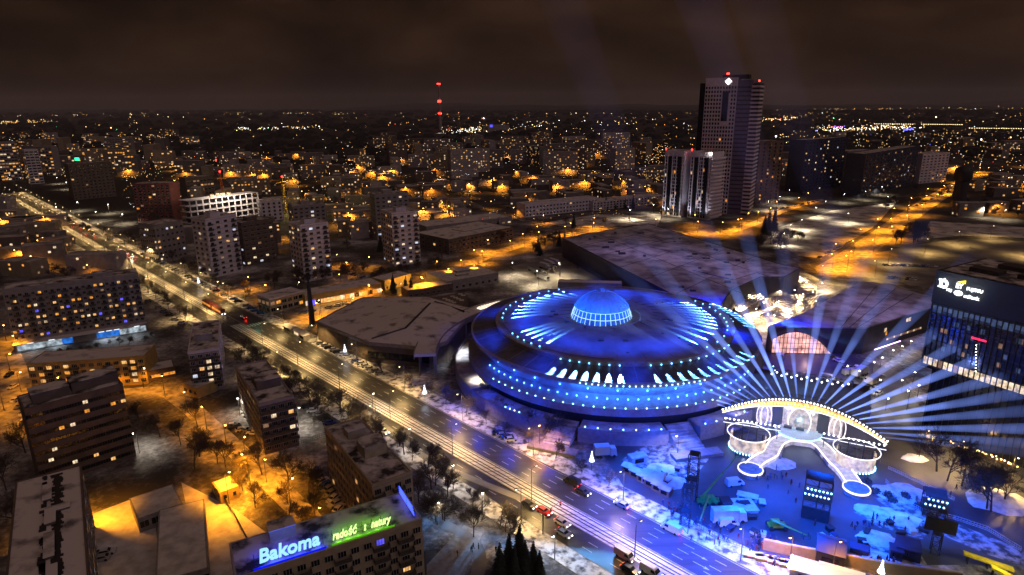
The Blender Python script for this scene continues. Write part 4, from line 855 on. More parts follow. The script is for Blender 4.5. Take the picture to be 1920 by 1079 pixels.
for k in range(12): x0, x1 = -hw * .94 + hw * 1.88 * k / 12, -hw * .94 + hw * 1.88 * (k + 1) / 12; zt = 5.2 + 6.8 * (1 - max(abs(x0), abs(x1)) ** 2 / hw ** 2); q = MB(); q.box(x0, x1 - .1, 7.6, 8, 0, zt); q.build('back_wall', m_sth, st)
q = MB(); q.lathe([(.01, 1.9), (7, 1.9), (7, 0)], 40, c=(xo, yo)); pf = q.build('stage_floor', m_stw, st)
q = MB(); q.lathe([(7.05, 1.5), (7.25, 1.5), (7.25, 1.95), (7.05, 1.95)], 40, c=(xo, yo), close=True); q.build('floor_edge_light', em('edge_cyan', (.5, .95, 1), 1.6, sample=True), st)
m_scr = em('screen_cyan', (.2, .8, 1), .7, .8, .5, True); m_scw = em('screen_white', (1, .82, .74), .5, .8, .9, True)
q = MB(); q.box(xo - 5.2, xo + 5.2, 7.0, 7.4, 2, 11); q.build('portal_screen', m_scw, st); q = MB(); q.box(xo - 5.6, xo + 5.6, 6.8, 7.4, 9.4, 12.4); q.build('portal_header', m_sth, st)
for x in (-7.0, 7.0): q = MB(); x += xo; q.box(x - 1.2, x + 1.2, 6.4, 7.4, 1, 12); q.build('portal_column', m_sth, st)
m_arch = em('neon_arch', (1, .9, .95), 1.8, sample=True)
for x in (-11.4, -10.2, 10.4, 11.8, 0):
    q = MB(); w_ = 1.7 if x else 3.4; q.path([Vector((xo + x + w_ * math.cos(t_), 6.5, 4.4 + (4.2 if x else 5) * math.sin(t_))) for t_ in [PI * i / 14 for i in range(-3, 18)]], .17); q.build('neon_arch', m_arch, st)
for s_ in (-1, 1):
    q = MB(); q.box(xo + s_ * 10.6 - 2.0, xo + s_ * 10.6 + 2.0, 7.1, 7.4, 1, 9); q.build('side_screen', m_scw, st)
    q = MB(); q.hull([(xo + s_ * x, yo + y, 0) for x, y in ((9, -1), (7.4, 2), (10, 3.4), (12.4, 1.5))], [(xo + s_ * x, yo + y, 2.4) for x, y in ((8.8, 0), (7.8, 2), (9.8, 3), (11, 1.6))]); q.build('side_riser', m_stw, st)
for i in range(7):
    x = xo - 4.6 + i * 1.5; q = MB(); q.box(x - .5, x + .5, yo + 1.5 + (i % 3), yo + 2.4 + (i % 3), 1.92, 3 + .3 * (i % 2)); q.build('stage_riser', m_scr if i % 2 else m_dark, st)
for p in (SL(1477, 802, 2.2), SL(1500, 806, 2.2)): q = MB(); q.box(p.x - 1.2, p.x + 1.2, p.y - .5, p.y + .5, 2.1, 2.9); q.build('instrument_case', m_dark, st)
for x in (-4, 4):
    light('SPOT', (xo + x, yo, 10.5), 2600, (.75, .9, 1), st, .5, (0, -.15, -1), rad(120))
light('POINT', (xo, yo + 1, 5), 900, (.3, .85, 1), st, .6)
for x in (-18, 18): light('SPOT', (x, 4.5, 7), 700, (1, .85, .8), st, .4, (0, -.3, -1), rad(130))
# back truss with lamps above the canopy
q = MB()
for z_ in (19, 20.6):
    q.tube((-11, 9, z_), (13, 9, z_), .13)
for i in range(17): x = -11 + 1.5 * i; q.tube((x, 9, 13 if i % 4 == 0 else 19), (x, 9, 20.6), .1); q.tube((x, 9, 19), (min(13, x + 1.5), 9, 20.6), .08)
q.build('light_truss', m_steel, st)
for i in range(16): put('light_bulb', ME_W, st, (-10.6 + 1.5 * i, 8.7, 18.6 + .9 * (i % 2)))
# light bars, drums with screens
for nm, a, b in (('left', SL(1356, 789, 5), SL(1464, 806, 5)), ('right', SL(1540, 818, 5), SL(1662, 842, 5))):
    m_ = (a + b) / 2; d_ = b - a; az = math.atan2(d_.y, d_.x); wpos = so_ + ax * m_.x + ay * m_.y
    o = thing('light_bar', 'long truss with a row of white lamps hung at the %s of the stage' % nm, 'light bar', V3(wpos, 5), math.atan2(ax.y, ax.x) + az); hl = d_.length / 2; q = MB()
    for y_, z_ in ((-.5, 0), (.5, 0), (0, .8)): q.tube((-hl, y_, z_), (hl, y_, z_), .09)
    for i in range(14): x = -hl + 2 * hl * i / 14; q.tube((x, -.5, 0), (x + hl / 7, .5, 0), .05); q.tube((x, 0, .8), (x + hl / 7, -.5, 0), .05)
    for x in (-hl * .9, hl * .9): q.tube((x, 0, -5), (x, 0, 0), .14)
    q.build('truss', m_steel, o); q = MB(); q.tube((-hl, -.56, -.12), (hl, -.56, -.12), .12); q.build('light_tube', em('neon_bar', (.95, .95, 1), 2, sample=True), o)
    for i in range(13): put('light_bulb', ME_W, o, (-hl + 2 * hl * (i + .5) / 13, -.2, 1.1))
m_drum = em('drum_screen', (1, .78, .5), .62, .7, .55, True)
for nm, pxc in (('left', (1402, 826)), ('right', (1604, 858))):
    p = W(*pxc, 3.2); o = thing('drum_screen', 'drum shaped screen glowing creamy white, %s of the runway' % nm, 'screen', V3(p), math.atan2(ax.y, ax.x)); r_ = 5.3
    q = MB(); q.lathe([(r_, 1.2), (r_, 5.4)], 40, rad(-205), rad(25)); q.build('screen', m_drum, o)
    q = MB(); q.lathe([(r_ + .9, 5.9), (r_ + 1.1, 5.9), (r_ + 1.1, 6.1), (r_ + .9, 6.1)], 40, close=True); q.build('rim_light', em('neon_rim', (1, .95, .95), 1.8, sample=True), o)
    q = MB(); [q.tube((0, 0, 6), (6.2 * math.cos(PI * k / 6), 6.2 * math.sin(PI * k / 6), 6), .1, None, 0, 4) for k in range(12)]; q.build('rig_spoke', m_steel, o)
    q = MB(); [q.tube((r_ * .8 * math.cos(PI * k / 3), r_ * .8 * math.sin(PI * k / 3), 0), (r_ * .8 * math.cos(PI * k / 3), r_ * .8 * math.sin(PI * k / 3), 6), .15, None, 0, 6) for k in range(6)]; q.lathe([(r_ - .2, 1.0), (r_ - .2, 1.15), (.05, 1.15)], 30); q.build('support', m_dark, o)
    for k in range(24): a = rad(-200 + 220 * k / 23); put('light_bulb', ME_S, o, ((r_ + .15) * math.cos(a), (r_ + .15) * math.sin(a), 1.0))
    for k in range(5): a = rad(-150 + 30 * k); light('SPOT', (5 * math.cos(a), 5 * math.sin(a), .9), 250, (.7, .75, 1), o, .15, (math.cos(a), math.sin(a), -.5), rad(40))
# runway
rw = thing('stage_runway', 'white edged stage runway that bends out to two round ends', 'runway', V3(so_))
left = [(1500, 823), (1478, 821), (1459, 828), (1450, 840), (1444, 851), (1429, 859), (1416, 868), (1407, 880)]
right = [(1500, 823), (1525, 827), (1543, 838), (1556, 853), (1568, 867), (1582, 880), (1595, 897), (1606, 916)]
m_rw = em('runway_lit_floor', (1, .9, .9), .4, .5, .8); m_edge = em('edge_white', (1, .88, .84), 1.5, sample=True)
for pts in (left, right):
    P = smooth_pts([W(*p, 1.5) - so_ for p in pts], 6); q = MB(); e0 = []; e1 = []
    for i, p in enumerate(P):
        t_ = (P[min(i + 1, len(P) - 1)] - P[max(i - 1, 0)]).normalized(); n_ = Vector((-t_.y, t_.x)) * 2.1; e0.append(p + n_); e1.append(p - n_)
    for i in range(len(P) - 1): q.hull([V3(e0[i], 0), V3(e1[i], 0), V3(e1[i], 1.5), V3(e0[i], 1.5)], [V3(e0[i + 1], 0), V3(e1[i + 1], 0), V3(e1[i + 1], 1.5), V3(e0[i + 1], 1.5)])
    q.build('runway_deck', m_rw, rw)
    for e in (e0, e1): q = MB(); q.path([V3(p, 1.62) for p in e[:-3]], .26); q.build('edge_light', m_edge, rw)
    c_ = P[-1]; q = MB(); q.lathe([(.01, 1.7), (3.3, 1.7), (3.3, 0)], 28, c=c_); q.build('round_end', m_conc, rw); q = MB(); q.lathe([(3.31, 1.3), (3.6, 1.3), (3.6, 1.8), (3.31, 1.8)], 28, c=c_, close=True); q.build('edge_light', m_edge, rw)
t = thing('crowd_barrier', 'blue grey curved barrier inside the bend of the runway', 'barrier', V3(so_)); P = smooth_pts([W(*p) - so_ for p in ((1462, 862), (1470, 838), (1490, 832), (1520, 838), (1540, 856), (1552, 874))], 6); q = MB()
for a, b in zip(P, P[1:]): n_ = Vector((-(b - a).y, (b - a).x)).normalized() * .35; q.hull([V3(a - n_, 0), V3(a + n_, 0), V3(a + n_, 1.1), V3(a - n_, 1.1)], [V3(b - n_, 0), V3(b + n_, 0), V3(b + n_, 1.1), V3(b - n_, 1.1)])
q.build('barrier_panel', m_conc, t)
# beams: closed cones whose volume emits, imitating lit smoke; fades along their length
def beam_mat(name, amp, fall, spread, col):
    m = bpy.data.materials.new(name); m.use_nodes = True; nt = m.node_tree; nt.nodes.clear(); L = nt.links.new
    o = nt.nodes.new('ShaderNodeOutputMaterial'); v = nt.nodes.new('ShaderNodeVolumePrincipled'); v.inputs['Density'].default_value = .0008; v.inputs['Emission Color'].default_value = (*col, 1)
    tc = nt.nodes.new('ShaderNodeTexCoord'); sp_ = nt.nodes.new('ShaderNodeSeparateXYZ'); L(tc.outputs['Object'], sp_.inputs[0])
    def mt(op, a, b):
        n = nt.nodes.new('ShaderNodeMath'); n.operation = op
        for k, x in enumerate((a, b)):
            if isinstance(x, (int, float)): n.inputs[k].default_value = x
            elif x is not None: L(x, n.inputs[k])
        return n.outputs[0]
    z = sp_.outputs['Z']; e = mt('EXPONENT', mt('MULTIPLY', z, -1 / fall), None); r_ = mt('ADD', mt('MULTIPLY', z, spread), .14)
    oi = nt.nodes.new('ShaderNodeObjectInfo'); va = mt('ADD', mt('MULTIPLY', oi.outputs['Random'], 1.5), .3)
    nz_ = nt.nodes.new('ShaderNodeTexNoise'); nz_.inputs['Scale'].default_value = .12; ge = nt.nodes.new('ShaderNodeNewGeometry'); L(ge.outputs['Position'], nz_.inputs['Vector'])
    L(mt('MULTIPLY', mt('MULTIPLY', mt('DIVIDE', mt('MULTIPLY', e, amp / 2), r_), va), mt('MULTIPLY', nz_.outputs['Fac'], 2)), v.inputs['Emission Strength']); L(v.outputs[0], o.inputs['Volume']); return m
BM = beam_mat('beam_glow', 1.5, 18, .04, (.2, .32, 1)); NB = 25; rb = random.Random(12)
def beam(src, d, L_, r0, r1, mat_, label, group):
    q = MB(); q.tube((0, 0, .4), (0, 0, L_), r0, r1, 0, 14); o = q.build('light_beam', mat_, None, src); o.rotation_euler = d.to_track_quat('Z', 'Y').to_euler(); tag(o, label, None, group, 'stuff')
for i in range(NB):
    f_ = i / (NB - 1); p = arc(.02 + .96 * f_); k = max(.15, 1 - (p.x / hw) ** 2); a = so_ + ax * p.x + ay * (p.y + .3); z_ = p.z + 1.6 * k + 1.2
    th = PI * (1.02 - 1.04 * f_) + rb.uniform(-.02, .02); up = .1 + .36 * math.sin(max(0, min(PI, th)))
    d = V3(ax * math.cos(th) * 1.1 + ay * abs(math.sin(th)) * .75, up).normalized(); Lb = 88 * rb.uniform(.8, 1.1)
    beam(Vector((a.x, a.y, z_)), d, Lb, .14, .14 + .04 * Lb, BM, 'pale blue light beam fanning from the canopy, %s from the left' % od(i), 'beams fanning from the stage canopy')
    light('SPOT', Vector((a.x, a.y, z_)) + d * .3, 15000, (.12, .2, 1), None, .1, d, rad(5), .8)
def mist_mat(name, s_, col):
    m = bpy.data.materials.new(name); m.use_nodes = True; nt = m.node_tree; nt.nodes.clear(); o = nt.nodes.new('ShaderNodeOutputMaterial'); v = nt.nodes.new('ShaderNodeVolumePrincipled'); v.inputs['Density'].default_value = .012; v.inputs['Color'].default_value = (*col, 1); nt.links.new(v.outputs[0], o.inputs['Volume']); return m
mp_ = so_ + ay * 2; q = MB(); q.ball((0, 0, 0), 1, 0, 6); o = q.build('stage_mist', mist_mat('stage_mist', .012, (.85, .9, 1)), None, (mp_.x, mp_.y, 11)); o.scale = (27, 15, 10.5); o.rotation_euler = (0, 0, math.atan2(ax.y, ax.x)); tag(o, 'thin lit mist hanging around the stage canopy', None, None, 'stuff')
SM = beam_mat('shaft_glow', .009, 300, .05, (.5, .38, 1))  # shaft light is volume emission as well; no lamp feeds it
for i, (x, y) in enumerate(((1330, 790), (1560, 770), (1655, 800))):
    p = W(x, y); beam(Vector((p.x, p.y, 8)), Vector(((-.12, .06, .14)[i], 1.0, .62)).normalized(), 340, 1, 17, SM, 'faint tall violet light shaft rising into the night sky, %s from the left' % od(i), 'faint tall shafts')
for x, y in ((1180, 470), (1300, 485), (1410, 515), (1600, 565), (1680, 590)): p = W(x, y, 14); light('SPOT', (p.x, p.y, 48), 13000, (.55, .4, 1), None, 4, (0, 0, -1), rad(140), 1)  # added violet floods in midair, without fixtures, to tint the hall roofs
# blue light over the plaza
for x, y, z_, e in ((1440, 935, 16, 30000), (1530, 950, 18, 34000), (1640, 960, 16, 26000), (1260, 880, 14, 26000), (1180, 900, 12, 14000), (1390, 985, 12, 20000), (1500, 1030, 14, 26000), (1600, 1030, 14, 24000), (1745, 975, 16, 16000), (1850, 1010, 16, 9000), (1230, 1000, 18, 34000), (1330, 1050, 16, 24000)):
    p = W(x, y); light('SPOT', (p.x, p.y, z_), e * 2.0, (.0, .085, 1), None, 1.2, (.25, .25, -1), rad(125), 1)
for x, y in ((1150, 945), (1235, 990), (1320, 1030), (1420, 1070)): p = W(x, y); light('SPOT', (p.x, p.y, 15), 70000, (.0, .06, 1), None, 1.2, (0, 0, -1), rad(120), 1)
for x, y in ((1370, 720), (1480, 660), (1560, 690), (1340, 620)): p = W(x, y); light('SPOT', (p.x, p.y, 24), 26000, (.004, .02, 1), None, 1.5, (0, 0, -1), rad(140), 1)
# ------------------------------------------------------------------ trees
def bare_tree(seed, h, spread, dense):
    r = random.Random(seed); T = MB(); K = MB()
    def grow(p, d, ln, rad_, lev):
        q = p + d * ln; mb = T if lev <= 1 else K
        mb.tube(p, q, rad_, rad_ * .62, None or 0, 5 if lev <= 1 else 3, lev == 0)
        if lev >= 4: return
        nb = (5, 6, 6, dense)[lev]
        for i in range(nb):
            t = r.uniform(.45, 1.0) if i else 1.0; b = p + d * (ln * t)
            sd = Vector((r.gauss(0, 1), r.gauss(0, 1), r.gauss(0, .5))); sd = (sd - d * sd.dot(d)).normalized()
            nd = (d * (1.1 if i == 0 else .75) + sd * spread * (.4 if i == 0 else r.uniform(.6, 1.1)) + Vector((0, 0, .12))).normalized()
            grow(b, nd, ln * r.uniform(.55, .8), max(.042, rad_ * .55), lev + 1)
    grow(Vector((0, 0, 0)), Vector((r.gauss(0, .05), r.gauss(0, .05), 1)).normalized(), h * .36, h * .019, 0)
    return T.mesh('trunk', m_bark), K.mesh('crown', m_twig)
def fir_tree(seed, h):
    r = random.Random(seed); T = MB(); K = MB(); T.tube((0, 0, 0), (0, 0, h * .95), .22, .03)
    for i in range(int(h * 3.2)):
        f = (i + 1) / (h * 3.2); z = h * (.08 + .9 * f); L = h * .24 * (1 - f) + .3
        for k in range(9):
            a = r.uniform(0, 2 * PI); l = L * r.uniform(.6, 1.1); c, s = math.cos(a), math.sin(a); w_ = l * .3
            K.face([(0, 0, z + .15), (c * l * .6 - s * w_, s * l * .6 + c * w_, z - l * .22), (c * l, s * l, z - l * .42), (c * l * .6 + s * w_, s * l * .6 - c * w_, z - l * .22)])
    return T.mesh('trunk', m_bark), K.mesh('crown', m_fir)
def bush(seed):
    r = random.Random(seed); K = MB()
    for i in range(260):
        v = Vector((r.gauss(0, 1), r.gauss(0, 1), abs(r.gauss(0, .7)))).normalized() * r.uniform(.5, 1.15); v.z = abs(v.z)
        d = Vector((r.gauss(0, 1), r.gauss(0, 1), r.gauss(0, 1))).normalized() * .22; e = v.cross(d).normalized() * .14
        K.face([v - d, v + e, v + d, v - e])
    return K.mesh('crown', m_twig)
TR = [bare_tree(s, 11, sp_, dn) for s, sp_, dn in ((1, .8, 4), (2, .95, 5), (3, .7, 4), (4, 1.1, 5), (5, .85, 5))]
FR = [fir_tree(s, 11) for s in (11, 12, 13)]; BU = [bush(s) for s in (21, 22, 23)]
def tree(p, h, label, group, kind='bare', rnd=R):
    me = rnd.choice(TR if kind == 'bare' else FR); t = thing({'bare': 'bare_tree', 'fir': 'fir_tree'}[kind], label, 'tree', V3(p), rnd.uniform(0, 6.28), group); s = h * 1.18 / (11 if kind == 'fir' else 12.5); t.scale = (s * rnd.uniform(.85, 1.1),) * 2 + (s,)
    put('trunk', me[0], t); put('crown', me[1], t); return t
rt_ = random.Random(21)
def row(n, a, b, jit, h, label, group, kind='bare'):
    for i in range(n):
        f = (i + .5) / n; p = W(a[0] + (b[0] - a[0]) * f, a[1] + (b[1] - a[1]) * f); tree(p + Vector((rt_.uniform(-jit, jit), rt_.uniform(-jit, jit))), h * rt_.uniform(.75, 1.15), label % od(i), group, kind, rt_)
def avrow(n, s0, s1, t, jit, h, label, group):
    for i in range(n): p = AV(s0 + (s1 - s0) * (i + .5) / n, t) + Vector((rt_.uniform(-jit, jit), rt_.uniform(-jit, jit))); tree(p, h * rt_.uniform(.75, 1.15), label % od(i), group, 'bare', rt_)
sA = ST(W(1010, 1000))[0]; sB = ST(W(470, 660))[0]
avrow(26, sB, sA - 30, 100.2, 1.6, 8.5, 'bare verge tree on the near side of the avenue, %s after the crossing', 'bare trees on the near verge of the avenue')
avrow(12, sB + 8, sA - 60, 95, 2.5, 9, 'bare tree behind the near verge row of the avenue, %s from the crossing', 'bare trees behind the near verge')
avrow(9, ST(W(250, 520))[0], ST(W(400, 600))[0], 98, 2, 9, 'bare tree by the long ten storey block, %s along the avenue', 'bare trees by the long block')
avrow(14, ST(W(690, 655))[0], ST(W(1180, 925))[0], 131.5, .8, 7, 'slim bare tree among the parking bays, %s beyond the shelters', 'slim trees among the parking bays')
avrow(14, ST(W(240, 440))[0], ST(W(500, 590))[0], 135, 2, 8.5, 'bare tree on the far kerb of the avenue, %s from the maroon tower', 'bare trees on the far kerb')
row(8, (780, 905), (880, 1000), 5, 9.5, 'bare park tree below the avenue, %s from the slab block', 'bare park trees below the avenue')
row(5, (900, 960), (960, 1010), 3, 8, 'bare tree on the lit snow by the footpath, %s from the left', 'bare trees on the lit snow by the footpath')
for i, (x, y, h) in enumerate(((975, 1070, 11), (955, 1062, 8), (1000, 1078, 8), (938, 1090, 9), (985, 1085, 9), (1012, 1088, 7), (965, 1095, 9))): tree(W(x, y), h, 'dark fir on the snow below the avenue, %s of the clump' % od(i), 'firs on the snow', 'fir')
row(9, (330, 800), (590, 965), 5, 10.5, 'tall bare tree along the orange lit lane, %s from its bend', 'tall bare trees along the orange lane')
row(7, (440, 900), (600, 1010), 4, 8, 'lower bare tree between the orange lane and the yard, %s from the left', 'bare trees between lane and yard')
for i, (x, y, h) in enumerate(((300, 820, 11), (262, 790, 8), (365, 880, 12), (408, 870, 9), (48, 850, 12), (28, 985, 11), (12, 920, 12), (70, 700, 7), (105, 690, 7))): tree(W(x, y), h, ('bare tree standing alone on the yard lawn', 'small bare tree close to the dark lower left block', 'tall bare tree at the edge of the orange lane yard', 'bare tree beside the orange lane above the kiosk', 'bare tree on the snow strip left of the dark block', 'bare tree in front of the long snowed roof', 'bare tree at the left edge below the dark block', 'bush like tree at the left end of the yellow block', 'small tree between shop strip and yellow block')[i], None)
for i in range(11): tree(W(120 + 17 * i + rt_.uniform(-5, 5), 668 - 3.2 * i + rt_.uniform(-4, 4)), rt_.uniform(3, 4.5), 'low round tree between the shop strip and the yellow roof, %s from the left' % od(i), 'low trees below the shop strip')
row(18, (470, 540), (700, 510), 9, 9, 'bare tree around the feet of the pale towers, %s from the left', 'bare trees around the pale towers')
row(12, (690, 530), (830, 500), 5, 9, 'bare tree right of the right pale tower, %s from the left', 'bare trees right of the pale towers')
row(5, (1105, 392), (1200, 392), 4, 12, 'dark fir in front of the pale school, %s from the left', 'firs by the pale school', 'fir')
row(3, (732, 548), (782, 556), 2, 9, 'dark fir by the ice hall roof, %s from the left', 'firs by the ice hall', 'fir')
row(11, (1425, 470), (1500, 455), 9, 13, 'bare tree beyond the terraced garden, %s from the left', 'bare trees beyond the terraced garden')
row(6, (1432, 440), (1456, 430), 3, 16, 'dark fir on the lit snow field, %s from the left', 'firs on the snow field', 'fir')
row(8, (1690, 460), (1725, 445), 6, 15, 'bare tree in the dark clump by the orange road, %s from the left', 'bare trees by the orange road')
row(10, (1640, 395), (1790, 360), 8, 9, 'street tree along the far orange road, %s from the left', 'street trees along the orange road')
row(16, (1480, 372), (1720, 358), 14, 8, 'tree on the lit snow around the dark blue slabs, %s from the left', 'trees around the dark blue slabs')
for i, (x, y, h) in enumerate(((1756, 884, 15), (1776, 902, 14), (1803, 912, 15), (1850, 955, 13), (1858, 960, 14), (1882, 945, 12), (1868, 935, 11), (1740, 850, 10))): tree(W(x, y), h, 'tall bare tree on the brown lawn right of the stage, %s in the clump' % od(i), 'tall bare trees right of the stage')
row(9, (1280, 470), (1000, 520), 6, 6, 'small tree along the yard wall behind the arena, %s from the right', 'small trees along the yard wall')
row(7, (880, 740), (1060, 830), 4, 8, 'bare tree in the dark strip below the front terrace, %s from the left', 'bare trees below the front terrace')
row(12, (100, 415), (215, 455), 9, 9, 'bare tree on the far side of the avenue by the jam, %s from the left', 'bare trees by the traffic jam')
row(10, (10, 470), (190, 560), 12, 9, 'dark tree behind the long ten storey block, %s from the left', 'dark trees behind the long block')
row(9, (1815, 385), (1960, 420), 9, 10, 'dark tree right of the water tower, %s from the left', 'dark trees right of the water tower')
for i in range(26):
    p = W(*((180 + 5 * i, 690 - 1.5 * i) if i < 10 else (1325 + 6 * (i - 10), 590 - 5 * (i - 10)) if i < 14 else (1600 + 14 * (i - 14), 905 + 5 * (i - 14)))) + Vector((rt_.uniform(-3, 3), rt_.uniform(-3, 3)))
    t = thing('bush', 'leafless round bush %s, %s from the left' % ('below the shop strip' if i < 10 else 'by the terraced garden' if i < 14 else 'on the lawn right of the stage', od(i if i < 10 else i - 10 if i < 14 else i - 14)), 'bush', V3(p), i, 'leafless bushes'); put('crown', BU[i % 3], t).scale = (1.3, 1.3, 1.2)
# ------------------------------------------------------------------ street lamps
def lamp_proto(name, h, arm, lens):
    t = thing(name, 'x', 'street lamp'); q = MB(); q.tube((0, 0, 0), (0, 0, h), .13, .08, None, 6); q.tube((0, 0, h), (arm, 0, h + .35), .06); q.build('pole', m_steel, t)
    q = MB(); q.hull([(arm - .35, -.2, h + .3), (arm + .45, -.2, h + .3), (arm + .45, .2, h + .3), (arm - .35, .2, h + .3)], [(arm - .3, -.12, h + .5), (arm + .35, -.12, h + .5), (arm + .35, .12, h + .5), (arm - .3, .12, h + .5)]); hd = q.build('lamp_head', m_steel, t)
    q = MB(); q.ball((arm + .05, 0, h + .16), .27, 0, 1, .7); q.build('lamp_glass', lens, hd); return t
def setl(proto, arm, h, e, col, ang=165):
    light('SPOT', (arm, 0, h - .35), e, col, proto, .3, (0, 0, -1), rad(ang), .5); return proto
LW = setl(lamp_proto('street_lamp', 10, 1.8, m_lamp), 1.8, 10, 9200, (1, .64, .23), 140); LO = setl(lamp_proto('street_lamp', 8, 1.2, m_sod), 1.2, 8, 5200, (1, .33, .012), 135); LC = setl(lamp_proto('street_lamp', 7, .9, m_lw), .9, 7, 2300, (1, .88, .68), 150); LL = setl(lamp_proto('garden_lamp', 4.5, .3, m_lw), .3, 4.5, 1000, (1, .8, .55))
LB = setl(lamp_proto('street_lamp', 10, 1.4, m_sod), 1.4, 10, 22000, (1, .34, .012), 145); LY = setl(lamp_proto('street_lamp', 10, 1.2, m_lamp), 1.2, 10, 12000, (1, .62, .2), 150)
LK = setl(lamp_proto('street_lamp', 9, 1, m_lw), 1, 9, 14000, (1, .8, .5), 150); LF = setl(lamp_proto('street_lamp', 10, 1.2, m_sod), 1.2, 10, 24000, (1, .36, .03), 160)
LP = {'k': LK, 'f': LF, 'w': LW, 'o': LO, 'c': LC, 'l': LL, 'b': LB, 'y': LY}; used = set()
KL = {k: (list(v.children)) for k, v in LP.items()}
def lamp(k, p, rz, label, group):
    pr = LP[k]
    if k not in used: used.add(k); pr.location = V3(p); pr.rotation_euler = (0, 0, rz); pr['label'] = label; pr['group'] = group; return pr
    return dup(pr, V3(p), rz, 1, label, group)
az_t = math.atan2(TV.y, TV.x)
s = -1040; i = 0
while s < 100:
    if abs(s - XC) > 8:
        if s < -40: lamp('w', AV(s, 128.2), az_t + PI, 'warm white lamp on the far kerb of the avenue, %s counted from the town end' % od(i), 'lamps on the far kerb of the avenue')
        if s < -30: lamp('w', AV(s + 16, 110.7), az_t, 'warm white lamp in the tram median of the avenue, %s counted from the town end' % od(i), 'lamps in the tram median of the avenue')
        if i % 2 == 0: lamp('w', AV(s + 20, 102.6), az_t + PI, 'warm white lamp on the near kerb of the avenue, %s counted from the town end' % od(i // 2), 'lamps on the near kerb of the avenue')
        i += 1
    s += 34
def lrow(k, pts, label, group):
    for i, (x, y) in enumerate(pts): lamp(k, W(x, y), rt_.uniform(0, 6.28), label % od(i), group)
lrow('o', [(600, 597), (660, 588), (720, 570), (690, 560), (790, 548), (838, 528), (866, 512), (905, 492), (960, 472), (1010, 455), (1060, 443), (1110, 436), (880, 372), (920, 392), (965, 405), (1020, 420), (890, 520)], 'sodium lamp along the cross street and flyover, %s counted from the avenue', 'sodium lamps along the cross street')
lrow('o', [(310, 745), (352, 772), (388, 806), (425, 838), (462, 868), (500, 905), (545, 948), (600, 1000), (270, 728)], 'sodium lamp along the orange lane at the lower left, %s from its bend', 'sodium lamps along the orange lane')
lrow('b', [(178, 990), (470, 912), (430, 945)], 'bright sodium lamp in the snowed garage yard, %s from the left', 'sodium lamps in the garage yard')
lrow('o', [(110, 748), (165, 741), (225, 733)], 'sodium lamp in front of the yellow block, %s from the left', 'sodium lamps before the yellow block')
lrow('o', [(40, 735), (20, 700), (8, 770), (35, 660), (60, 790), (12, 640)], 'sodium lamp in the orange street left of the yellow block, %s of six', 'sodium lamps in the street at the left edge')
lrow('b', [(1560, 505), (1600, 478), (1640, 450), (1668, 432), (1700, 406), (1735, 385), (1770, 365), (1800, 345), (1835, 328), (1590, 500)], 'sodium lamp along the wide orange road, %s from the junction', 'sodium lamps along the wide orange road')
lrow('y', [(1665, 495), (1734, 475), (1797, 460), (1857, 447), (1640, 520), (1920, 480), (1540, 528)], 'tall lamp at the edge of the frosted car park, %s from the left', 'lamps at the car park')
lrow('k', [(1450, 420), (1480, 442), (1500, 432), (1530, 408), (1545, 395), (1580, 380), (1620, 375), (1650, 365), (1480, 372), (1460, 385), (1510, 360), (1660, 385), (1590, 420), (1470, 460), (1400, 400), (1440, 395), (1880, 412), (1840, 408)], 'white lamp on the snow fields around the right towers, %s in order', 'white lamps on the snow fields')
for nm, P, st_, a_, b_ in (('wide orange road', st_right, 26, 8.5, 12), ('cross street', st_cross, 30, 5, 8), ('street behind the congress hall', st_arena, 34, 4, 7)):
    acc = 0; n_ = 0
    for p0, p1 in zip(P, P[1:]):
        acc += (p1 - p0).length
        if acc > st_:
            acc = 0; t_ = (p1 - p0).normalized(); q_ = Vector((-t_.y, t_.x)) * (1 if n_ % 2 else -1); lamp('b', p1 + q_ * (a_ + 1), math.atan2(-q_.y, -q_.x), 'kerb lamp along the ' + nm + ', %s from its start' % od(n_), 'kerb lamps along the ' + nm); n_ += 1
lrow('b', [(1390, 432), (1350, 440), (1420, 418), (1300, 425)], 'sodium lamp in the street below the twin towers, %s from the right', 'sodium lamps below the twin towers')
lrow('k', [(1050, 520), (1120, 500), (1190, 530), (1260, 545), (1320, 565), (1250, 410), (1180, 412), (1225, 402), (960, 520), (1010, 535)], 'white lamp in the truck yard behind the arena, %s in order', 'white lamps in the truck yard')
lrow('l', [(1705, 658), (1688, 668), (1670, 676), (1650, 690), (1635, 700), (1712, 720), (1690, 735), (1660, 770), (1720, 745)], 'low garden lamp between conference hall and office tower, %s from the back', 'garden lamps by the office tower')
lrow('c', [(1640, 745), (1612, 730), (1700, 770), (1590, 720)], 'white lamp over the parked vehicles right of the stage, %s of four', 'white lamps over the vehicle yard')
lrow('o', [(410, 555), (470, 545), (505, 560), (600, 505), (630, 500), (655, 515), (690, 505), (640, 540), (560, 555)], 'sodium lamp between the pale towers, %s from the left', 'sodium lamps between the pale towers')
lrow('c', [(450, 780), (560, 800), (262, 850), (1270, 855), (900, 735), (790, 690)], 'pale lamp standing over trodden snow, %s from the left of the scene', 'pale lamps over trodden snow')
lrow('o', [(1012, 838), (1480, 1060), (1560, 1075)], 'sodium lamp between terrace and avenue, %s from the left', 'sodium lamps by the terrace')
lrow('c', [(850, 918), (905, 965), (820, 985), (1040, 1050), (700, 775), (770, 840)], 'pale lamp over the park snow below the avenue, %s in order', 'pale lamps over the park snow')
lrow('y', [(1722, 862), (1800, 890), (1890, 915)], 'lamp over the brown lawn right of the stage, %s from the left', 'lamps over the brown lawn')
lrow('k', [(110, 405), (150, 395), (185, 415), (230, 420), (160, 360), (205, 400), (110, 345), (125, 355)], 'white lamp on the square by the green signed tower, %s of eight', 'white lamps on the far square')
SCL = []
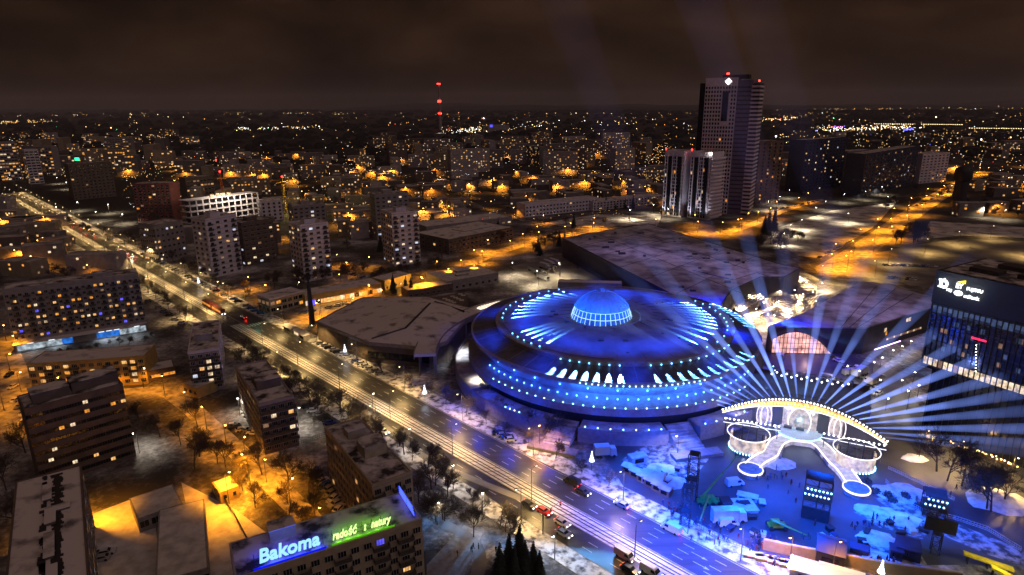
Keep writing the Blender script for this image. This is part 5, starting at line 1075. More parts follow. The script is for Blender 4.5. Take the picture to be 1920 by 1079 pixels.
def relabel(objs, fmt):
    objs = [o for o in objs if o]
    for i, o in enumerate(sorted(objs, key=lambda o: PJ(o.location.x, o.location.y, o.location.z)[0])): o['label'] = fmt % od(i)
rl = random.Random(5); n = 0
# ------------------------------------------------------------------ vehicles
m_tyre = pm('tyre', (.02, .02, .02), None, 3, .9); m_carg = pm('car_glass', (.02, .022, .026), None, 1, .15)
paints = [pm('paint_' + n_, c, tuple(x * .85 for x in c), 2, .3) for n_, c in (('white', (.6, .6, .6)), ('black', (.02, .02, .022)), ('grey', (.2, .2, .21)), ('silver', (.42, .42, .43)), ('red', (.4, .02, .02)), ('blue', (.04, .08, .3)), ('snowed', (.6, .6, .62)))]
PN = ['white', 'black', 'dark grey', 'silver', 'red', 'dark blue', 'snow covered']
def car_mesh(L, Wd, prof, m):                # side profile, rounded in by a lathe-like taper of the upper body
    q = MB(); a = []; b = []
    for x, z, ins in prof: a.append((x, -Wd / 2 + ins, z)); b.append((x, Wd / 2 - ins, z))
    q.hull(a, b); return q.mesh('body', m)
KINDS_ = {'car': (4.4, 1.8, [(-2.2, .3, 0), (2.2, .3, 0), (2.25, .55, .05), (2.1, .78, .1), (1.0, .95, .08), (.4, 1.38, .25), (-1.2, 1.42, .25), (-1.9, 1.0, .1), (-2.2, .9, .06)]),
          'van': (5.2, 2.0, [(-2.6, .35, 0), (2.6, .35, 0), (2.62, .9, .06), (2.0, 1.15, .08), (1.4, 1.95, .18), (1.1, 2.2, .2), (-2.5, 2.25, .18), (-2.6, 1.2, .04)])}
def car_proto(kind, pi, on=True):
    L, Wd, prof = KINDS_[kind]; t = thing('parked_' + kind if not on else kind, 'x', kind); put('body', car_mesh(L, Wd, prof, paints[pi]), t)
    q = MB()
    if kind == 'car':
        q.hull([(.98, -.7, .97), (.42, -.58, 1.34), (.42, .58, 1.34), (.98, .7, .97)], [(1.04, -.7, .99), (.48, -.58, 1.37), (.48, .58, 1.37), (1.04, .7, .99)])
        for s in (-1, 1): q.hull([(-1.7, s * .79, .98), (.85, s * .79, .98), (.4, s * .66, 1.33), (-1.15, s * .66, 1.36)], [(-1.7, s * .83, .98), (.85, s * .83, .98), (.4, s * .7, 1.33), (-1.15, s * .7, 1.36)])
        q.hull([(-1.88, -.68, 1.02), (-1.24, -.58, 1.36), (-1.24, .58, 1.36), (-1.88, .68, 1.02)], [(-1.94, -.68, 1.04), (-1.3, -.58, 1.39), (-1.3, .58, 1.39), (-1.94, .68, 1.04)])
    else:
        q.hull([(1.98, -.85, 1.2), (1.42, -.75, 1.9), (1.42, .75, 1.9), (1.98, .85, 1.2)], [(2.05, -.85, 1.22), (1.5, -.75, 1.93), (1.5, .75, 1.93), (2.05, .85, 1.22)])
        for s in (-1, 1): q.hull([(.5, s * .93, 1.2), (1.7, s * .93, 1.2), (1.35, s * .83, 1.85), (.5, s * .83, 1.85)], [(.5, s * .98, 1.2), (1.7, s * .98, 1.2), (1.35, s * .88, 1.85), (.5, s * .88, 1.85)])
    q.build('windows', m_carg, t)
    w_ = MB(); w_.tube((0, -.11, 0), (0, .11, 0), .32, None, 0, 12); me = w_.mesh('wheel', m_tyre)
    for x in (-.3 * L, .31 * L):
        for s in (-1, 1): put('wheel', me, t, (x, s * (Wd / 2 - .06), .32))
    h = MB(); h.box(L / 2 - .02, L / 2 + .08, -.17, .17, -.08, .08); mh = h.mesh('headlight', m_hl if on else m_plain); h = MB(); h.box(-L / 2 - .08, -L / 2 + .02, -.17, .17, -.09, .09); mt = h.mesh('tail_light', m_tl if on else m_plain)
    for s in (-1, 1): put('headlight', mh, t, (0, s * (Wd / 2 - .28), .68)); put('tail_light', mt, t, (0, s * (Wd / 2 - .26), .78))
    if on: light('SPOT', (L / 2 + .15, 0, .7), 500, (1, .9, .75), t, .2, (1, 0, -.12), rad(60)); light('SPOT', (-L / 2 - .2, 0, .8), 80, (1, .02, .01), t, .2, (-1, 0, -.35), rad(150))
    if pi == 6:
        q = MB(); q.hull([(-1.2, -.6, 1.42), (.4, -.6, 1.39), (.4, .6, 1.39), (-1.2, .6, 1.42)], [(-1.1, -.52, 1.56), (.3, -.52, 1.52), (.3, .52, 1.52), (-1.1, .52, 1.56)]); q.build('snow_cover', m_white, t)
    return t
CP = {}
def car(p, rz, pi, label, group=None, on=False, kind='car'):
    k = (kind, pi, on)
    if k not in CP: CP[k] = car_proto(kind, pi, on); o = CP[k]; o.location = V3(p, .06); o.rotation_euler = (0, 0, rz); o['label'] = label; 
    else: o = dup(CP[k], V3(p, .06), rz, 1, label)
    if group: o['group'] = group
    return o
azd = math.atan2(DV.y, DV.x); rc = random.Random(17)
def PX(x, y): return W(x, y)
for x, y, pi, kd, dr, lb in ((1073, 908, 1, 'van', 0, 'black van with a pale roof on the far carriageway'), (1093, 926, 1, 'car', 1, 'black car with red tail lights beside the black van'), (1166, 950, 3, 'car', 0, 'silver car at the kerb beside the blue lit crowd'),
    (1259, 996, 0, 'van', 0, 'white estate car at the far kerb with a red glow behind it'), (992, 950, 1, 'car', 1, 'black car with bright headlights on the near carriageway'), (1020, 962, 4, 'car', 1, 'red car under the traffic light arm'), (1054, 984, 3, 'car', 1, 'silver car right behind the traffic light pole'),
    (1057, 1004, 2, 'car', 1, 'dark grey car in the outer lane beside the silver one'), (1171, 1046, 3, 'van', 1, 'silver people carrier on the near carriageway'), (1181, 1072, 1, 'car', 1, 'black car below the people carrier'), (1220, 1076, 0, 'van', 1, 'cream van at the bottom edge of the photo'), (457, 597, 4, 'car', 0, 'single red lit car just before the crossing'),
    (720, 812, 0, 'car', 1, 'white car on the near carriageway behind the verge trees'), (404, 543, 5, 'car', 0, 'dark blue car at the far kerb with lit brake lights')):
    car(W(x, y), azd + (PI if dr == 0 else 0), pi, lb, 'cars driving on the avenue', True, kd)
for i in range(14): car(AV(ST(W(232, 470))[0] + (i % 7) * 6.4 - (i // 7) * 3, 118.4 + 3 * (i // 7) + (i % 3) * .2), azd + (PI if i % 6 else 0), rc.choice([0, 1, 2, 3]), 'car in the red lit jam at the far crossing, %s in the queue' % od(i), 'cars in the traffic jam', True)
for i in range(8): car(AV(ST(W(130, 412))[0] + i * 17, 119 + 2.8 * (i % 3)), azd + PI, rc.choice([0, 1, 2, 3]), 'car far up the avenue beyond the jam, %s from the town end' % od(i), 'cars far up the avenue', True)
pcar = 'parked car in the kerb bays %s, %s from the far end'
def park(n, a, b, rz, where, group, p=.85, jit=.15):
    A, B = W(*a), W(*b); k = 0
    for i in range(n):
        if rc.random() > p: continue
        car(A.lerp(B, (i + .5) / n) + Vector((rc.uniform(-.3, .3), rc.uniform(-.3, .3))), rz + rc.uniform(-jit, jit) + (PI if rc.random() < .5 else 0), rc.choice([0, 1, 1, 2, 2, 3, 6, 6, 5]), '%s, %s along the line' % (where, od(k)), group); k += 1
def parkav(n, s0, s1, t, rz, where, group, p=.85):
    k = 0
    for i in range(n):
        if rc.random() > p: continue
        car(AV(s0 + (s1 - s0) * (i + .5) / n, t + rc.uniform(-.3, .3)), azd + rz + rc.uniform(-.06, .06), rc.choice([0, 1, 1, 2, 2, 3, 6, 6, 5]), '%s, %s along the line' % (where, od(k)), group); k += 1
parkav(34, ST(W(262, 478))[0], ST(W(480, 595))[0], 130, 1.0, 'parked car on the far kerb between jam and crossing', 'cars parked on the far kerb before the crossing', .92)
parkav(14, ST(W(596, 645))[0], ST(W(720, 705))[0], 130, 1.05, 'parked car in the snowy bays below the ice hall', 'cars parked below the ice hall')
parkav(5, ST(W(910, 815))[0], ST(W(950, 835))[0], 130, 1.05, 'dark parked car in the bays below the terrace', 'cars parked below the terrace')
parkav(16, ST(W(570, 715))[0], ST(W(700, 850))[0] , 94.5, 1.0, 'parked car in bays behind the near verge trees', 'cars parked behind the near verge', .8)
parkav(7, ST(W(560, 560))[0] - 60, ST(W(400, 600))[0], 95, .9, 'parked car by the end of the long block', 'cars parked by the long block')
park(11, (455, 770), (545, 850), .8, 'parked car between slab block and orange lane', 'cars parked between slab block and lane', .9, .5)
park(7, (430, 800), (480, 815), .2, 'parked car in the little yard left of the brown slab', 'cars parked left of the brown slab', .8, .5)
park(10, (585, 880), (640, 960), 1.2, 'parked car along the orange side of the beige slab', 'cars parked by the beige slab', .9, .4)
park(8, (15, 700), (50, 800), 1.6, 'parked car in the orange street at the left edge', 'cars parked in the left street', .9, .3)
park(12, (1085, 492), (1180, 515), .9, 'parked car in the truck yard behind the arena', 'cars parked in the truck yard', .9, .3)
park(6, (1185, 548), (1255, 552), .1, 'white parked car by the wall behind the dome', 'cars parked by the wall behind the dome', 1, .3)
park(10, (1655, 498), (1770, 502), .2, 'snowed car in the front line of the frosted car park', 'cars in the front line of the car park', .9, .3)
park(8, (1665, 522), (1720, 526), .5, 'snowed car in the back line of the frosted car park', 'cars in the back line of the car park', .9, .4)
park(13, (1535, 485), (1600, 452), .6, 'parked car on the kerb of the wide orange road', 'cars parked along the orange road', .9, .2)
park(16, (1700, 395), (1800, 350), .6, 'car queueing far up the orange road', 'cars far up the orange road', .8, .2)
park(9, (1340, 436), (1390, 424), .4, 'parked car below the twin towers', 'cars parked below the twin towers', .9, .2)
park(12, (1455, 395), (1560, 372), .4, 'parked car on the lit snow by the dark blue slabs', 'cars parked by the dark blue slabs', .8, .5)
park(7, (1600, 688), (1650, 745), .5, 'white car in the vehicle yard right of the stage', 'cars in the vehicle yard', .9, .6)
park(5, (1560, 670), (1600, 700), 2.1, 'parked car near the glass front of the hall', 'cars near the glass front', .9, .4)
park(2, (185, 1055), (205, 1035), .35, 'snow dusted car in the yard by the long roof', 'cars in the garage yard', 1, .05)
park(6, (655, 512), (690, 525), .4, 'snow covered car right of the middle pale tower', 'cars by the pale towers', 1, .3)
park(9, (700, 560), (560, 590), .2, 'parked car along the shop row street', 'cars along the shop row', .6, .3)
for i, (x, y) in enumerate(((1377, 910), (1365, 985), (1352, 978), (1552, 712), (1590, 702), (1465, 672))): car(W(x, y), (.2, .1, .1, -.5, .3, 1.1)[i], 0, ('white van alone on the blue lit plaza', 'white van with writing beside the outside broadcast panels', 'white van behind the broadcast vehicles', 'white van at the stage house corner', 'pale van by the vehicle yard entrance', 'pale van in front of the glass hall')[i], 'white vans around the stage', False, 'van')
# lorries and trailers
def lorry(p, rz, label, cab, box, L=9, on=False):
    t = thing('lorry', label, 'lorry', V3(p, .05), rz); q = MB(); q.box(-L / 2, L / 2 - 2.3, -1.25, 1.25, 1.1, 3.9); q.build('cargo_box', box, t)
    q = MB(); q.hull([(L / 2 - 2.1, -1.2, .6), (L / 2, -1.2, .6), (L / 2, 1.2, .6), (L / 2 - 2.1, 1.2, .6)], [(L / 2 - 2.1, -1.1, 3.2), (L / 2 - .4, -1.1, 3.1), (L / 2 - .4, 1.1, 3.1), (L / 2 - 2.1, 1.1, 3.2)]); q.build('cab', cab, t)
    q = MB(); q.box(L / 2 - .22, L / 2 - .05, -1, 1, 1.9, 2.8); q.build('windscreen', m_carg, t); q = MB(); q.box(-L / 2, L / 2 - .3, -.5, .5, .55, 1.05); q.build('chassis', m_dark, t)
    w_ = MB(); w_.tube((0, -.16, 0), (0, .16, 0), .5, None, 0, 12); me = w_.mesh('wheel', m_tyre)
    for x in (-L * .36, -L * .24, L * .36):
        for s in (-1, 1): put('wheel', me, t, (x, s * 1.08, .5))
    q = MB(); q.box(-L / 2 - .05, -L / 2 - .01, -1.1, 1.1, 1.2, 1.4); q.build('tail_light', m_tl if on else m_plain, t); return t
for i, (x, y, b) in enumerate(((1000, 510, 2), (1012, 516, 2), (1022, 505, 0), (1030, 500, 0), (1040, 497, 0), (1018, 525, 3))): lorry(W(x, y), -1.0, 'coach like lorry parked in the truck yard, %s from the left' % od(i), paints[b], paints[b], 11, i == 5)
lorry(W(1135, 856), .1, 'grey box lorry behind the white tree light on the far kerb', paints[3], paints[3], 7)
lorry(W(1366, 978), .05, 'white outside broadcast lorry with a snowed roof', paints[0], m_white, 9); lorry(W(1612, 705), .6, 'white lorry in the vehicle yard, nearer the conference hall', paints[0], m_white, 9); lorry(W(1640, 720), .6, 'cream lorry in the vehicle yard, nearer the office', paints[3], m_cream, 9); lorry(W(1085, 488), .9, 'lone dark box lorry in the middle of the truck yard', paints[1], m_dark, 6); lorry(W(1150, 505), .4, 'white lorry near the wall behind the dome', paints[0], m_white, 7)
# tram
tp = AV(ST(W(390, 585))[0], 114.8); t = thing('tram', 'dark red tram with orange lit windows on the snowy track', 'tram', V3(tp, .2), azd); m_trr = pm('tram_red', (.12, .02, .018), None, 1, .4)
for k in range(2):
    q = MB(); x0 = -13.5 + k * 13.8; q.hull([(x0, -1.15, .35), (x0 + 13, -1.15, .35), (x0 + 13, 1.15, .35), (x0, 1.15, .35)], [(x0 + .3, -1.1, 3.2), (x0 + 12.7, -1.1, 3.2), (x0 + 12.7, 1.1, 3.2), (x0 + .3, 1.1, 3.2)]); q.box(x0 + .4, x0 + 12.6, -1.05, 1.05, 3.21, 3.4); b = q.build('tram_car', m_trr, t)
    for s in (-1, 1):
        for i in range(7): q = MB(); q.box(x0 + .9 + i * 1.65, x0 + 2.2 + i * 1.65, s * 1.1 - .06, s * 1.1 + .06, 1.5, 2.6); q.build('window', m_lit['amber'], b)
    q = MB(); [q.tube((x0 + 2 + x, -.9, .3), (x0 + 2 + x, .9, .3), .3, None, 0, 10) for x in (0, 1.6, 7.5, 9.1)]; q.build('bogie', m_tyre, b)
q = MB(); q.box(13.4, 13.5, -.9, -.5, .7, 1); q.box(13.4, 13.5, .5, .9, .7, 1); q.build('headlight', m_hl, t); light('POINT', (0, -3, 2), 260, (1, .5, .15), t)
# bus shelters, market tents and small things by the crossing
for i, (x, y, lb) in enumerate(((545, 622, 'long tram stop shelter with a snowed roof by the far kerb'), (562, 630, 'square kiosk with a snowed roof right of the long shelter'), (572, 637, 'smallest kiosk at the right end of the shelters'), (408, 650, 'snowed kiosk behind the grey slab block by the crossing'))):
    t = thing('kiosk', lb, 'kiosk', V3(W(x, y)), azd); w_ = (8, 5, 4, 6)[i]; q = MB(); q.box(-w_ / 2, w_ / 2, -1.6, 1.6, 0, 2.7); q.build('wall', m_conc, t); q = MB(); q.hull([(-w_ / 2 - .4, -2, 2.7), (w_ / 2 + .4, -2, 2.7), (w_ / 2 + .4, 2, 2.7), (-w_ / 2 - .4, 2, 2.7)], [(-w_ / 2, -.5, 3.4), (w_ / 2, -.5, 3.4), (w_ / 2, .5, 3.4), (-w_ / 2, .5, 3.4)]); q.build('roof', m_white, t); q = MB(); q.box(-w_ / 2 + .4, w_ / 2 - .4, -1.66, -1.61, .9, 2.2); q.build('pane', m_lit['white'] if i == 1 else m_glass, t)
for s, t0, rz, lb in ((XC + 12, 128, az_t + PI, 'traffic light gantry over the far carriageway at the crossing'), (ST(W(1022, 1000))[0], 102.4, az_t, 'traffic light arm over the near carriageway by the red car')):
    t = thing('traffic_light', lb, 'traffic light', V3(AV(s, t0)), rz); q = MB(); q.tube((0, 0, 0), (0, 0, 6.2), .14); q.tube((0, 0, 6.2), (7, 0, 6.5), .09); q.build('mast', m_conc, t)
    for x in (3, 6.6): q = MB(); q.box(x - .2, x + .2, -.3, .1, 5.4, 6.4); hd = q.build('signal_head', m_dark, t); q = MB(); q.ball((x, -.33, 6.1), .16); q.build('signal_lens', m_red if s > XC + 20 else em('signal_green', (.1, 1, .7), 14), hd)
ob = AV(XC + 18, 121); light('POINT', (ob.x, ob.y, 5), 240, (.1, 1, .75), None, .2)
# white tree shaped lights on poles
m_xm = em('fairy_white', (.8, .85, 1), 3.5)
for i, (x, y) in enumerate(((648, 672), (797, 752), (1109, 882), (466, 600), (374, 540), (300, 500), (1480, 1085), (1648, 1095))):
    if x in (300, 466): continue
    t = thing('tree_light', 'glowing %s tree shaped ornament on a pole, %s along the avenue' % ('golden' if x == 1480 else 'white', od(i)), 'light ornament', V3(W(x, y)), 0, 'tree shaped ornaments on poles'); t.scale = (.75, .75, .75); q = MB(); q.tube((0, 0, 0), (0, 0, 5), .1); q.build('pole', m_steel, t)
    q = MB(); [q.lathe([(1.1 - .2 * k, 4.2 + .7 * k), (.35, 4.62 + .7 * k)], 12) for k in range(5)]; q.ball((0, 0, 8.2), .3); q.build('ornament', m_xm if x != 1480 else m_sod, t); light('POINT', (0, 0, 5.5), 240, (.8, .85, 1), t)
# ------------------------------------------------------------------ things on the plaza
def lattice(mb, x0, x1, y0, y1, z0, z1, st, r=.1):
    for x in (x0, x1):
        for y in (y0, y1): mb.tube((x, y, z0), (x, y, z1), r, None, 0, 4)
    z = z0; k = 0
    while z <= z1 + .01:
        for a, b in (((x0, y0), (x1, y0)), ((x1, y0), (x1, y1)), ((x1, y1), (x0, y1)), ((x0, y1), (x0, y0))):
            mb.tube((*a, z), (*b, z), r * .7, None, 0, 4)
            if z + st <= z1 + .01: mb.tube((*(a if k % 2 else b), z), (*(b if k % 2 else a), z + st), r * .6, None, 0, 4)
        z += st; k += 1
axz = math.atan2(ax.y, ax.x)
def scaffold(label, px, w_, d_, h, screen=None, lamps=0):
    t = thing('scaffold_tower', label, 'scaffold', V3(W(*px)), axz); q = MB()
    n = max(1, int(w_ / 3))
    for k in range(n): lattice(q, -w_ / 2 + w_ * k / n, -w_ / 2 + w_ * (k + 1) / n, -d_ / 2, d_ / 2, 0, h, 2.4)
    q.build('lattice', m_dark, t)
    for zz in (h * .45, h - .1): q = MB(); q.box(-w_ / 2, w_ / 2, -d_ / 2, d_ / 2, zz, zz + .15); q.build('platform', m_dark, t)
    if screen: q = MB(); q.box(-screen[0] / 2, screen[0] / 2, -d_ / 2 - .5, -d_ / 2 - .1, screen[1], screen[2]); q.build('screen', m_dark, t)
    for i in range(lamps): put('light_bulb', ME_S, t, (-w_ / 2 + w_ * (i + .5) / lamps, -d_ / 2 - .2, h * .62 + 1.6 * (i % 2))) 
    return t
scaffold('big black scaffold tower facing the stage with two rows of small lamps', (1528, 966), 6.4, 4.5, 11.5, (6.4, 0, 3.6), 14)
scaffold('slim black delay tower left of the plaza', (1296, 935), 2.6, 2.6, 14, None, 0); scaffold('black delay tower with a dark hanging screen at the lower right', (1752, 1036), 1.8, 1.8, 11.5, (6.4, 6.6, 10), 0)
scaffold('black lattice lighting tower beside the crowd at the far kerb', (1283, 995), 2.2, 2.2, 13, None, 0); scaffold('round blue lit rig right of the plaza with hanging lamps', (1748, 962), 5, 5, 6, None, 10)
# boom lifts
m_lime = pm('lift_green', (.06, .34, .07), (.04, .22, .045), 1, .4); m_limy = pm('lift_lime', (.26, .34, .03), (.2, .26, .03), 1, .4); m_conv = pm('conveyor_yellow', (.75, .62, .03), (.55, .45, .03), 1, .5)
def lift(label, base, tip, zt, m, mid=None):
    b, c = W(*base), W(*tip, zt); t = thing('boom_lift', label, 'boom lift', V3(b, .05)); q = MB(); q.box(-2.2, 2.2, -1.0, 1.0, .5, 1.1); q.box(-1.5, .6, -.8, .8, 1.12, 2.2); q.build('chassis', m, t)
    w_ = MB(); w_.tube((0, -.25, 0), (0, .25, 0), .55, None, 0, 12); me = w_.mesh('wheel', m_tyre); [put('wheel', me, t, (x, y, .55)) for x in (-1.8, 1.8) for y in (-1.3, 1.3)]
    e = V3(c - b, zt); s_ = Vector((-1, 0, 2.1)); q = MB(); q.tube(s_, s_.lerp(e, .55), .34, .28, 0, 4); q.tube(s_.lerp(e, .5), e, .22, .16, 0, 4); q.build('boom', m, t); q = MB(); lattice(q, e.x - .8, e.x + .8, e.y - .5, e.y + .5, e.z - .9, e.z + .2, 1.1, .06); q.build('basket', m_dark, t); return t
lift('green telescopic boom lift reaching up towards the left drum screen', (1322, 945), (1385, 852), 7, m_lime); lift('second green boom lift arm leaning the other way at the same spot', (1334, 944), (1312, 978), 6, m_lime); lift('lime yellow boom lift lying low beside the scaffold tower', (1456, 990), (1512, 1004), 3, m_limy)
for x, y, x2, y2, lb in ((1806, 1040, 1902, 1062, 'long bright yellow conveyor ramp at the lower right corner'), (1858, 1066, 1906, 1079, 'shorter bright yellow ramp below the long one')):
    a, b = W(x, y, 2), W(x2, y2, 2); d_ = (b - a).normalized(); t = thing('ramp', lb, 'ramp', V3(a), math.atan2(d_.y, d_.x)); L = (b - a).length; q = MB(); q.hull([(0, -.7, 2.2), (L, -.7, .8), (L, .7, .8), (0, .7, 2.2)], [(0, -.7, 2.7), (L, -.7, 1.3), (L, .7, 1.3), (0, .7, 2.7)]); q.build('deck', m_conv, t); q = MB(); [q.tube((L * f_, s, 0), (L * f_, s, 2.2 - 1.4 * f_), .12) for f_ in (.1, .5, .9) for s in (-.5, .5)]; q.build('leg', m_dark, t)
    light('POINT', (*(a + d_ * 5 + Vector((0, -4))), 7), 1500, (1, .9, .5), None)
# tents, cabins and panels
FC = []
def cabin(label, px, w_, d_, h, wm, rm, rz=None, pitch=0, name='cabin', cat='cabin', pane=None):
    t = thing(name, label, cat, V3(W(*px)), axz if rz is None else rz); q = MB(); q.box(-w_ / 2, w_ / 2, -d_ / 2, d_ / 2, 0, h); q.build('wall', wm, t); q = MB(); e = .25
    q.hull([(-w_ / 2 - e, -d_ / 2 - e, h), (w_ / 2 + e, -d_ / 2 - e, h), (w_ / 2 + e, d_ / 2 + e, h), (-w_ / 2 - e, d_ / 2 + e, h)], [(-w_ / 2 - e * .5, -.1 - (0 if pitch else d_ / 2), h + .15 + pitch), (w_ / 2 + e * .5, -.1 - (0 if pitch else d_ / 2), h + .15 + pitch), (w_ / 2 + e * .5, .1 + (0 if pitch else d_ / 2), h + .15 + pitch), (-w_ / 2 - e * .5, .1 + (0 if pitch else d_ / 2), h + .15 + pitch)]); q.build('roof', rm, t)
    q = MB(); q.box(-w_ * .3, w_ * .3, -d_ / 2 - .06, -d_ / 2 - .01, .7, min(2.2, h * .8)); q.build('opening', pane or m_glass, t); return t
m_pale = pm('panel_white', (.62, .62, .63), None, 1, .6)
cabin('big dark blue tent hut with a slatted front near the counters', (1555, 1045), 6, 7, 3.4, m_dark, m_navy, None, 1.6, 'tent', 'tent'); cabin('dark cabin at the right of the trampled blue snow', (1700, 1040), 5, 5, 3, m_dark, m_navy); cabin('small dark box shed left of the dark cabin', (1678, 1045), 2.6, 3, 2.6, m_navy, m_navy)
cabin('white flat panel stage deck behind the broadcast vans', (1390, 952), 7, 5.5, .9, m_pale, m_pale, .05, 0, 'platform', 'platform'); cabin('dark monitor rack left of the white deck', (1360, 950), 2.5, 3, 2, m_dark, m_dark, .05); cabin('small white box left on the plaza below the left runway end', (1392, 936), 2.6, 2, 1.6, m_pale, m_pale); cabin('second small white box right beside the first', (1410, 938), 2.6, 2, 1.3, m_pale, m_pale)
cabin('blue flight case on the trampled snow', (1610, 1035), 4, 2.4, 1.4, m_navy, m_navy); cabin('pale blue caravan below the stage edge', (1195, 868), 5, 2.6, 2.6, m_pale, m_white, .3); cabin('snowed tent at the end of the parked stalls', (1225, 905), 6, 4, 2.6, m_conc, m_white, -.5, 1.2, 'tent', 'tent')
for i in range(6): cabin('snow roofed market stall in the diagonal line, %s from the left' % od(i), (1178 + 14 * i, 885 + 8.5 * i), 3, 2.6, 2.2, m_brown, m_white, azd + .1, .5, 'stall', 'market stall')['group'] = 'market stalls in the diagonal line'
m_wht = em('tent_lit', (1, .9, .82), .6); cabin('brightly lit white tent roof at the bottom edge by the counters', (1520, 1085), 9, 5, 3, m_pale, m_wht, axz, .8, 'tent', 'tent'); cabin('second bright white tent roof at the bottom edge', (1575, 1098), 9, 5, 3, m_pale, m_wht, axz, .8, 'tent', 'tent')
m_och = pm('counter_ochre', (.35, .26, .13), (.27, .2, .1), .7, .7)
P = smooth_pts([W(*p) for p in ((1430, 1030), (1500, 1045), (1580, 1060), (1680, 1078), (1800, 1095))], 6); t = thing('wooden_wall', 'long curved ochre boarded wall at the bottom right', 'wall', V3(P[0])); q = MB(); o_ = P[0]
for a, b in zip(P, P[1:]): n_ = Vector((-(b - a).y, (b - a).x)).normalized() * .25; q.hull([V3(a - n_ - o_, 0), V3(a + n_ - o_, 0), V3(a + n_ - o_, 2.8), V3(a - n_ - o_, 2.8)], [V3(b - n_ - o_, 0), V3(b + n_ - o_, 0), V3(b + n_ - o_, 2.8), V3(b - n_ - o_, 2.8)])
q.build('boards', m_och, t); q = MB(); q.path([V3(p - o_, 2.9) for p in P], .3, 0, 5); q.build('coping', m_white, t)
cn = [(1412, 1046), (1435, 1052), (1458, 1058), (1480, 1064), (1500, 1070)]
for i, p in enumerate(cn):
    t = cabin('counter with an orange lit front, %s from the left' % od(i), p, 4.6, 1.4, 1.1, m_och, m_white, axz + .25, 0, 'counter', 'counter', m_lit['amber']); t['group'] = 'orange lit counters'
light('POINT', (*W(1440, 1066), 3), 500, (1, .5, .08)); light('POINT', (*W(1490, 1079), 3), 500, (1, .5, .08)); light('SPOT', (*W(1530, 1100), 9), 2500, (1, .8, .6), None, .4, (0, 0, -1), rad(150))
rk = random.Random(8)
for i in range(34):
    x, y = rk.choice([(1390, 960), (1560, 1000), (1620, 1010), (1440, 1000), (1260, 890), (1690, 990)]); o = cabin('x', (x + rk.gauss(0, 26), y + rk.gauss(0, 11)), rk.uniform(1, 2.4), rk.uniform(.8, 1.4), rk.uniform(.7, 1.3), rk.choice([m_dark, m_navy, m_steel, m_pale]), rk.choice([m_dark, m_pale, m_navy]), rk.uniform(0, 3), 0, 'equipment_case', 'equipment case'); o['group'] = 'equipment cases on the plaza'; FC.append(o)
relabel(FC, 'equipment case standing on the blue plaza, %s from the left')
# fences
def fence(label, pts, h, m):
    P = [W(*p) for p in pts]; t = thing('fence', label, 'fence', V3(P[0])); o_ = P[0]
    for a, b in zip(P, P[1:]):
        L = (b - a).length; n = max(1, int(L / 2.6))
        for k in range(n):
            u_, v_ = a.lerp(b, k / n) - o_, a.lerp(b, (k + .94) / n) - o_; q = MB()
            for z_ in (.15, h * .5, h): q.tube(V3(u_, z_), V3(v_, z_), .05, None, 0, 4)
            for e in range(6): w_ = u_.lerp(v_, e / 5); q.tube(V3(w_, 0 if e in (0, 5) else .15), V3(w_, h), .035, None, 0, 4)
            q.build('fence_panel', m, t)
fence('steel crowd fence along the curved snow bank right of the plaza', [(1660, 905), (1690, 940), (1730, 962), (1790, 975), (1850, 995), (1915, 1035)], 1.2, m_pale); fence('steel fence between the plaza and the far kerb', [(1300, 985), (1340, 1010), (1400, 1030)], 1.6, m_steel); fence('low snow edged fence around the right lawn', [(1665, 880), (1720, 905), (1790, 940)], 1.0, m_pale)
fence('dark hedge like fence dividing the orange yard', [(420, 938), (440, 968), (466, 1018)], 1.2, m_dark); fence('low wall fence along the front of the beige slab yard', [(566, 835), (600, 822), (632, 812)], 1.6, m_dark)
# snow heaps
rs = random.Random(4)
def heap(label, px, r_, h, group=None):
    q = MB(); n = 14; rings = []
    for k in range(4):
        f_ = k / 3; rings.append([(r_ * (1 - f_ ** 1.3 * .9) * (1 + rs.uniform(-.2, .2)) * math.cos(2 * PI * i / n), r_ * .7 * (1 - f_ ** 1.3 * .9) * (1 + rs.uniform(-.2, .2)) * math.sin(2 * PI * i / n), h * f_ * rs.uniform(.8, 1.1)) for i in range(n)])
    for a, b in zip(rings, rings[1:]): q.hull(a, b, 0, False)
    q.face(rings[-1]); o = q.build('snow_heap', m_snow, None, V3(W(*px), -.05), True); tag(o, label, 'snow heap', group); return o
HP = []
for i, (x, y, r_, h) in enumerate(((1660, 965, 5, 1), (1690, 975, 5, 1), (1625, 955, 4, .8), (1870, 940, 9, 2), (1715, 860, 4, 1.2), (1640, 1010, 5, .8), (1360, 975, 4, .8), (1650, 1050, 5, .7), (1255, 905, 6, .8), (1240, 880, 5, .6), (1460, 870, 6, .4), (1690, 925, 8, .6))): HP.append(heap('x', (x, y), r_, h, 'snow heaps on the plaza'))
relabel(HP, 'shovelled snow heap on the plaza, %s from the left')
